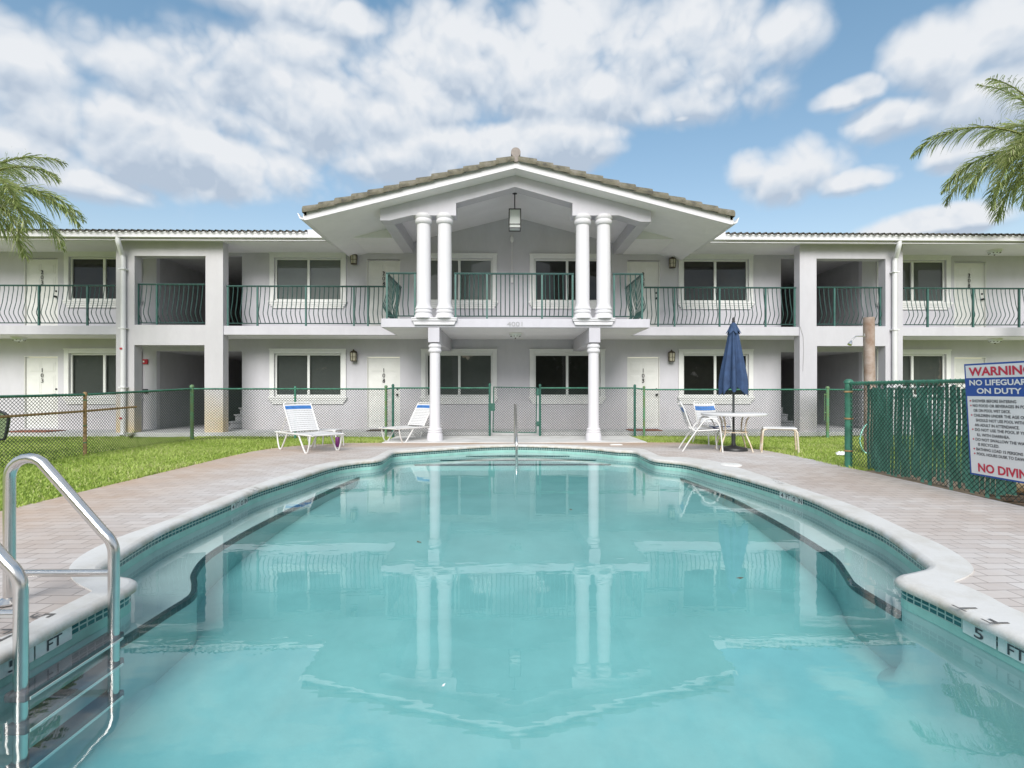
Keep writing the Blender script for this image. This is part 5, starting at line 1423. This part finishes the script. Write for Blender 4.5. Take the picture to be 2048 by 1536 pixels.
for z, r0 in ((2.24, .12),):
    for j in range(nA): t = 2 * math.pi * j / nA; rr = r0 * (1 + .22 * math.sin(t * 7)); m.v.append((rr * math.cos(t), rr * math.sin(t), z - .03 * math.sin(t * 7)))
    for j in range(nA): t = 2 * math.pi * j / nA; m.v.append((.07 * math.cos(t), .07 * math.sin(t), z + .12))
for j in range(nA): m.f.append((j, (j + 1) % nA, nA + (j + 1) % nA, nA + j))
m.build('vent_flap', M_UMB, u, smooth=80)
m = MB(); m.lathe(0, 0, [(.026, 2.42), (.03, 2.45), (.022, 2.475), (.026, 2.49), (.02, 2.52), (.006, 2.535)], 12); m.build('finial', M_BLACK, u, smooth=50)

# odds and ends on the grass
x, y, z = GG(1681, 912); m = MB(); rr = random.Random(2)
for k in range(5):
    a = rr.uniform(0, 6); i = len(m.v); cx, cy = rr.uniform(-.05, .05), rr.uniform(-.03, .03)
    m.v += [(cx - .06, cy - .03, .02), (cx + .05, cy - .04, .04), (cx + .06, cy + .03, .03), (cx - .04, cy + .04, .05), (cx, cy, .085)]; m.f += [(i, i + 1, i + 4), (i + 1, i + 2, i + 4), (i + 2, i + 3, i + 4), (i + 3, i, i + 4)]
o = m.build('crumpled_paper', M_PAPER); o.location = (x, y, G(y)); tag(o, 'crumpled white paper lying on the right lawn', 'paper')
def weed(px, py, hh, label):
    x, y, z = GG(px, py); o = empty('weed', (x, y, G(y) - .02), 0, label, 'plant'); m = MB(); m.r = []; rr = random.Random(px)
    st = MB()
    for k in range(26):
        a = rr.uniform(0, 6.28); L = rr.uniform(.4, 1) * hh; dx, dy = math.cos(a) * rr.uniform(.1, .8) * hh, math.sin(a) * rr.uniform(.1, .5) * hh
        st.tube([(0, 0, 0), (dx * .5, dy * .5, L * .7), (dx, dy, L)], .003, 3, caps=False)
        for q in range(4):
            t = .4 + .6 * q / 3; c_ = Vector((dx * t, dy * t, L * t)); b = rr.uniform(0, 6.28); e = Vector((math.cos(b), math.sin(b), rr.uniform(-.2, .5))) * .06; s_ = Vector((-math.sin(b), math.cos(b), 0)) * .018
            m.quad(c_, c_ + e * .5 + s_, c_ + e, c_ + e * .5 - s_); m.r.append(rr.random() * .8)
    st.build('stem', M_LEAFDEB, o); m.build('leaves', M_GRASS, o)
weed(262, 877, .22, 'scruffy weed at the foot of the left downspout')
# mirror leaning at the left edge of the lawn
yq = 8.6; xq = VX(-8, yq); zq = H - (848 - YH) / (F / (yq))
o = empty('leaning_mirror', (xq, yq, 0), 0, 'round-cornered mirror with a black rim at the left edge of the lawn', 'mirror')
s8 = yq / F; pl = [(-30, 18), (-6, 30), (2, 29), (21, 20), (25.5, 12), (19, -24), (12, -29), (-32, -32)]
pl = catmull([(a * s8, zq + b * s8) for a, b in pl], True, 3)
m = MB(); m.prism(pl, -.02, .03); m.build('glass', M_MIRROR, o)
m = MB(); m.tube([(a, -.012, b) for a, b in pl], .02, 8, closed=True); m.build('rim', M_BLACK, o, smooth=60)
m = MB(); m.tube([(-.12, .03, zq - .1), (-.14, .05, -.05)], .02, 8); m.build('stake', M_BLACK, o)

# ================================================================== PALMS
def frond(mb, st, c, az, el, L, droop, rr, leaf=.52, young=0):
    """plumose palm frond: arching rib with leaflets in several planes"""
    n = 26; p = Vector(c); pts = [p.copy()]; dirs = []
    for k in range(n):
        t = k / n; e = el - droop * (t ** 1.35); d = Vector((math.sin(az) * math.cos(e), math.cos(az) * math.cos(e), math.sin(e)))
        p = p + d * (L / n); pts.append(p.copy()); dirs.append(d)
    dirs.append(dirs[-1])
    st.tube(pts, [.03 * (1 - .85 * k / n) + .003 for k in range(n + 1)], 5)
    side0 = Vector((math.cos(az), -math.sin(az), 0))
    m_ = int(L * 37)
    for k in range(m_):
        t = .14 + .85 * (k + rr.random()) / m_; i = min(int(t * n), n - 1); q = pts[i].lerp(pts[i + 1], t * n - i); d = dirs[i]
        up = side0.cross(d).normalized()
        for sg in (-1, 1):
            tw = rr.uniform(-.9, .95); ll = leaf * (math.sin(math.pi * min(1, .18 + .8 * t)) ** .7) * rr.uniform(.75, 1.1)
            v = (side0 * sg * math.cos(tw) + up * math.sin(tw) + d * rr.uniform(.55, 1.0)).normalized()
            w = v.cross(d).normalized() * rr.uniform(.008, .014)
            a = q; hang = rr.uniform(.35, 1.0)
            b = a + v * ll * .4 + Vector((0, 0, -.06 * ll * hang)); c_ = a + v * ll * .72 + Vector((0, 0, -.30 * ll * hang)); e = a + v * ll * .9 + Vector((0, 0, -.68 * ll * hang))
            r = min(1, max(0, rr.gauss(.42 + .25 * young, .2)))
            mb.v += [tuple(a - w * .5), tuple(a + w * .5), tuple(b - w), tuple(b + w), tuple(c_ - w * .8), tuple(c_ + w * .8), tuple(e)]
            j = len(mb.v) - 7; mb.f += [(j, j + 1, j + 3, j + 2), (j + 2, j + 3, j + 5, j + 4), (j + 4, j + 5, j + 6)]; mb.r += [r, r, r]
def palm(label, x, y, zc_, spec, seed, leaf=.55, size=1):
    rr = random.Random(seed)
    o = empty('palm_tree', (x, y, G(y)), 0, label, 'palm tree')
    t = MB(); n = 40; pr = []
    for k in range(n + 1):
        f = k / n; r = .20 - .06 * f + (.012 if k % 2 else 0) + (.08 * max(0, 1 - f * 8)) ; pr.append((r, (zc_ - G(y)) * f - .1))
    t.lathe(0, 0, pr, 16); t.build('trunk', M_TRUNK, o, smooth=60)
    mb = MB(); mb.r = []; st = MB(); c = (0, 0, zc_ - G(y) - .15)
    for az, el, L, dr, yg in spec: frond(mb, st, c, R(az), R(el), L * size, R(dr), rr, leaf, yg)
    st.build('frond_rib', M_HOSE if False else M_PALMRIB, o, smooth=60); mb.build('crown', M_PALM, o)
M_PALMRIB = mat('frond_rib', (.22, .24, .07), .5, var=.2)
# left palm: its crown reaches in from the left of the view (azimuth 90 = towards the right of the view)
SL_ = [(88, 48, 2.5, 92, .3), (78, 24, 2.75, 92, .5), (100, 14, 2.3, 98, .6), (96, -2, 2.0, 80, .8), (110, 32, 2.4, 108, .6), (60, 8, 2.3, 90, .4), (122, 2, 2.2, 78, .5), (72, 62, 2.5, 85, .2), (140, 40, 2.4, 100, .4), (40, 40, 2.6, 100, .3), (82, -24, 2.0, 55, .5)]
for k in range(9): SL_.append((160 + k * 24, 25 + (k * 37) % 50, 2.5, 95, .3))
palm('palm tree with drooping fronds at the left edge in front of the roofline', VX(-78, 11.0), 11.0, 5.38, SL_, 5, .50, .90)
SR_ = [(-84, 34, 4.1, 84, .0), (-96, 70, 3.0, 72, .0), (-60, 78, 3.0, 60, .1), (-100, 4, 2.6, 92, .6), (-84, -18, 2.4, 66, .1), (-124, 14, 2.5, 96, .7), (-70, -36, 2.3, 46, .0), (-52, 24, 2.8, 96, .2), (-140, 40, 2.8, 95, .5), (-108, -30, 2.3, 55, .2), (-104, 24, 2.2, 100, .9), (-78, 8, 2.7, 90, .3)]
for k in range(9): SR_.append((-20 + k * 24, 25 + (k * 41) % 50, 3.1, 95, .3))
palm('tall palm tree whose fronds reach in over the right roof', VX(2110, 12.6), 12.6, VZ(280, 12.6), SR_, 9, .60, .90)

# unseen dark foliage added behind the viewer to darken reflections in the glass
m = MB(); m.r = []; rr = random.Random(21)
for k in range(15000):
    x = rr.uniform(-45, 45); top_ = 6.5 + 1.2 * math.sin(x * .35) + 1.1 * math.sin(x * .9 + 2); z = rr.uniform(-.1, 1) ** 1 * top_; y = -24 + rr.uniform(-1.6, 1.6)
    a = Vector((rr.gauss(0, 1), rr.gauss(0, 1), rr.gauss(0, 1))).normalized(); b = a.orthogonal().normalized(); c_ = Vector((x, y, z)); w1 = rr.uniform(.4, .7); w2 = rr.uniform(.3, .5)
    m.quad(c_ - a * w1, c_ + b * w2, c_ + a * w1, c_ - b * w2); m.r.append(rr.random() * .5)
tag(m.build('reflection_treeline', M_BACKDROP), 'unseen belt of dark foliage added behind the pool deck for its reflection', 'trees', kind='stuff')

# ================================================================== SKY, SUN, CAMERA
wd = bpy.data.worlds.new('World'); sc.world = wd; wd.use_nodes = True
N, L = wd.node_tree.nodes, wd.node_tree.links
bg = N['Background']
SUN_EL, SUN_AZ = R(36), R(186)
sky = N.new('ShaderNodeTexSky'); sky.sky_type = 'NISHITA'; sky.sun_disc = False; sky.sun_elevation = SUN_EL; sky.sun_rotation = SUN_AZ
sky.air_density = 1.1; sky.dust_density = .6; sky.ozone_density = 2.2
SKY_STR = .10
def mth(op, a, b=None, c=None, clamp=False):
    n = N.new('ShaderNodeMath'); n.operation = op; n.use_clamp = clamp
    for i, q in enumerate((a, b, c)):
        if q is None: continue
        if isinstance(q, (int, float)): n.inputs[i].default_value = q
        else: L.new(q, n.inputs[i])
    return n.outputs[0]
tc = N.new('ShaderNodeTexCoord'); nv_ = N.new('ShaderNodeVectorMath'); nv_.operation = 'NORMALIZE'; L.new(tc.outputs['Generated'], nv_.inputs[0])
D = nv_.outputs[0]
sx = N.new('ShaderNodeSeparateXYZ'); L.new(D, sx.inputs[0])
az_ = mth('ARCTAN2', sx.outputs[0], sx.outputs[1]); el_ = mth('ARCSINE', sx.outputs[2])
cx_ = N.new('ShaderNodeCombineXYZ'); L.new(az_, cx_.inputs[0]); L.new(el_, cx_.inputs[1]); PLN = cx_.outputs[0]
def noise(vec, scale, detail=8, rough=.6, dist=0):
    n = N.new('ShaderNodeTexNoise'); n.inputs['Scale'].default_value = scale; n.inputs['Detail'].default_value = detail; n.inputs['Roughness'].default_value = rough; n.inputs['Distortion'].default_value = dist
    L.new(vec, n.inputs['Vector']); return n.outputs['Fac']
def vadd(vec, off):
    n = N.new('ShaderNodeVectorMath'); n.operation = 'ADD'; L.new(vec, n.inputs[0]); n.inputs[1].default_value = off; return n.outputs[0]
def pix_dir(px, py):
    u, v = (px - 1024) / F, (YH - py) / F
    x, y, z = ST + u * CT, CT - u * ST, v
    return math.atan2(x, y), math.atan2(z, math.hypot(x, y))
CL = [(60,135,170,90),(270,125,170,85),(470,170,190,120),(600,80,120,70),(560,8,330,55),(180,240,330,95),(640,230,260,115),(860,150,190,120),(930,60,110,70),(1080,105,170,110),(1180,190,170,70),(1320,105,165,100),(1450,140,150,110),(1560,85,85,68),(1400,205,160,50),(420,312,310,58),(110,355,170,38),(800,320,260,50),(930,300,200,60),(330,300,420,70),(120,230,260,90),(1890,110,120,90),(2010,55,120,90),(1990,205,170,85),(1800,235,120,45),(1700,190,75,30),(1590,345,112,62),(1500,340,50,40),(1690,365,90,28),(1850,452,150,30),(1130,275,120,70),(1365,237,28,9),(60,300,140,60),(1960,290,120,40),(2200,150,200,150),(-150,200,200,150)]
def blobs(vec):
    best = None
    for (px, py, rx, ry) in CL:
        a0, e0 = pix_dir(px, py); a1, _ = pix_dir(px + rx * .5, py); a2, _ = pix_dir(px - rx * .5, py); _, e1 = pix_dir(px, py - ry * .5); _, e2 = pix_dir(px, py + ry * .5)
        ra, re = abs(a1 - a2), abs(e1 - e2)
        s1 = vadd(vec, (-a0, -e0, 0)); m1 = N.new('ShaderNodeVectorMath'); m1.operation = 'MULTIPLY'; L.new(s1, m1.inputs[0]); m1.inputs[1].default_value = (1 / ra, 1 / re, 0)
        ln = N.new('ShaderNodeVectorMath'); ln.operation = 'DOT_PRODUCT'; L.new(m1.outputs[0], ln.inputs[0]); L.new(m1.outputs[0], ln.inputs[1])
        d = mth('SUBTRACT', 1.0, ln.outputs['Value'])
        best = d if best is None else mth('SMOOTH_MAX', best, d, .25)
    return mth('MAXIMUM', best, -1.6)
best = blobs(PLN); best_up = blobs(vadd(PLN, (0, .022, 0)))
# everywhere the photograph does not look: broken cloud from noise alone
off_f = mth('SUBTRACT', mth('MULTIPLY', noise(D, 2.2, 4, .55), 5.0), 2.35)
front = mth('GREATER_THAN', sx.outputs[1], .25)
lowm = mth('LESS_THAN', sx.outputs[2], .66)
inview = mth('MULTIPLY', front, lowm)
mixm = N.new('ShaderNodeMix'); mixm.data_type = 'FLOAT'; L.new(inview, mixm.inputs[0]); L.new(off_f, mixm.inputs[2]); L.new(best, mixm.inputs[3])
mask = mixm.outputs[0]
warp = N.new('ShaderNodeTexNoise'); warp.inputs['Scale'].default_value = 5; warp.inputs['Detail'].default_value = 4; L.new(D, warp.inputs['Vector'])
wv = N.new('ShaderNodeVectorMath'); wv.operation = 'MULTIPLY_ADD'; L.new(warp.outputs['Color'], wv.inputs[0]); wv.inputs[1].default_value = (.05, .05, .05); L.new(D, wv.inputs[2])
DW = wv.outputs[0]
def puff(vec):
    """billows: rounded heaps with creases between them"""
    t = None
    for sc_n, w_ in ((4.6, .60), (10.5, .36), (24, .20), (55, .09)):
        q = mth('MULTIPLY', mth('ABSOLUTE', mth('SUBTRACT', noise(vec, sc_n, 0, .5), .5)), 2 * w_)
        t = q if t is None else mth('ADD', t, q)
    return t
f1n = noise(DW, 6.5, 8, .53)
f1 = mth('ADD', mth('MULTIPLY', f1n, .55), mth('ADD', mth('MULTIPLY', puff(DW), .75), .03)); f1u = mth('ADD', mth('MULTIPLY', noise(vadd(DW, (0, 0, .022)), 6.5, 8, .53), .55), mth('ADD', mth('MULTIPLY', puff(vadd(DW, (0, 0, .018))), .75), .03))
fb = noise(DW, 3.0, 6, .55); fbu = noise(vadd(DW, (0, 0, .06)), 3.0, 6, .55)
dens = mth('ADD', mth('MULTIPLY', mask, .80), mth('MULTIPLY', mth('SUBTRACT', f1, .5), 2.7))
dens = mth('ADD', dens, mth('MULTIPLY', mth('SUBTRACT', fb, .5), 1.3))
cov = N.new('ShaderNodeMapRange'); cov.interpolation_type = 'SMOOTHSTEP'; cov.inputs[1].default_value = -.55; cov.inputs[2].default_value = .50; L.new(dens, cov.inputs[0])
# sunlit tops, blue-grey undersides: billows lit from above
lit = mth('ADD', mth('MULTIPLY', mth('SUBTRACT', f1, f1u), 2.6), mth('MULTIPLY', mth('SUBTRACT', fb, fbu), 2.6))
thick = mth('MULTIPLY', mth('SUBTRACT', dens, .5), -.16)
grad = N.new('ShaderNodeClamp'); L.new(mth('SUBTRACT', best, best_up), grad.inputs[0]); grad.inputs[1].default_value = -.5; grad.inputs[2].default_value = .45
inv = mth('MULTIPLY', mth('MULTIPLY', grad.outputs[0], inview), 1.05)
lit = mth('ADD', mth('ADD', mth('ADD', lit, thick), .50), inv)
cr = N.new('ShaderNodeValToRGB'); e = cr.color_ramp.elements
e[0].position = .08; e[0].color = (.52, .615, .745, 1); e[1].position = .85; e[1].color = (.90, .93, .97, 1); k = e.new(.42); k.color = (.70, .775, .87, 1)
L.new(lit, cr.inputs['Fac'])
CLOUD_GAIN = N.new('ShaderNodeVectorMath'); CLOUD_GAIN.operation = 'SCALE'; L.new(cr.outputs['Color'], CLOUD_GAIN.inputs[0]); CLOUD_GAIN.inputs['Scale'].default_value = 1.0 / SKY_STR * CG
skg = N.new('ShaderNodeVectorMath'); skg.operation = 'MULTIPLY'; L.new(sky.outputs[0], skg.inputs[0]); 
skr = N.new('ShaderNodeValToRGB'); skr.color_ramp.elements[0].position = .1; skr.color_ramp.elements[0].color = (*[q / 2 for q in SKY_LO], 1); skr.color_ramp.elements[1].position = .62; skr.color_ramp.elements[1].color = (*[q / 2 for q in SKY_HI], 1)
L.new(sx.outputs[2], skr.inputs['Fac']); sk2 = N.new('ShaderNodeVectorMath'); sk2.operation = 'SCALE'; sk2.inputs['Scale'].default_value = 2; L.new(skr.outputs[0], sk2.inputs[0]); L.new(sk2.outputs[0], skg.inputs[1])
mx = N.new('ShaderNodeMixRGB'); L.new(cov.outputs[0], mx.inputs['Fac']); L.new(skg.outputs[0], mx.inputs['Color1']); L.new(CLOUD_GAIN.outputs[0], mx.inputs['Color2'])
L.new(mx.outputs[0], bg.inputs['Color']); bg.inputs['Strength'].default_value = SKY_STR
sun = bpy.data.lights.new('sun', 'SUN'); sun.energy = SUN_E; sun.angle = R(SUN_ANG); sun.color = (1, .965, .92)
so = bpy.data.objects.new('sun', sun); C.objects.link(so)
sd = Vector((math.sin(SUN_AZ) * math.cos(SUN_EL), math.cos(SUN_AZ) * math.cos(SUN_EL), math.sin(SUN_EL)))   # towards the sun
so.rotation_euler = sd.to_track_quat('Z', 'Y').to_euler(); so.location = sd * 40

cam = bpy.data.cameras.new('camera'); cam.sensor_width = 36; cam.lens = 36 * F / 2048; cam.shift_y = (YH - 768) / 2048; cam.clip_end = 2000; cam.clip_start = .05
co = bpy.data.objects.new('camera', cam); C.objects.link(co); co.location = (0, 0, H); co.rotation_euler = (math.pi / 2, 0, -TH)
sc.camera = co
sc.view_settings.view_transform = 'Standard'; sc.view_settings.look = 'None'; sc.view_settings.gamma = 1; sc.view_settings.exposure = EXPO
sc.cycles.max_bounces = 10; sc.cycles.transparent_max_bounces = 16; sc.cycles.caustics_reflective = False; sc.cycles.caustics_refractive = False
sc.cycles.sample_clamp_indirect = 6
try: sc.cycles.use_denoising = True
except Exception: pass
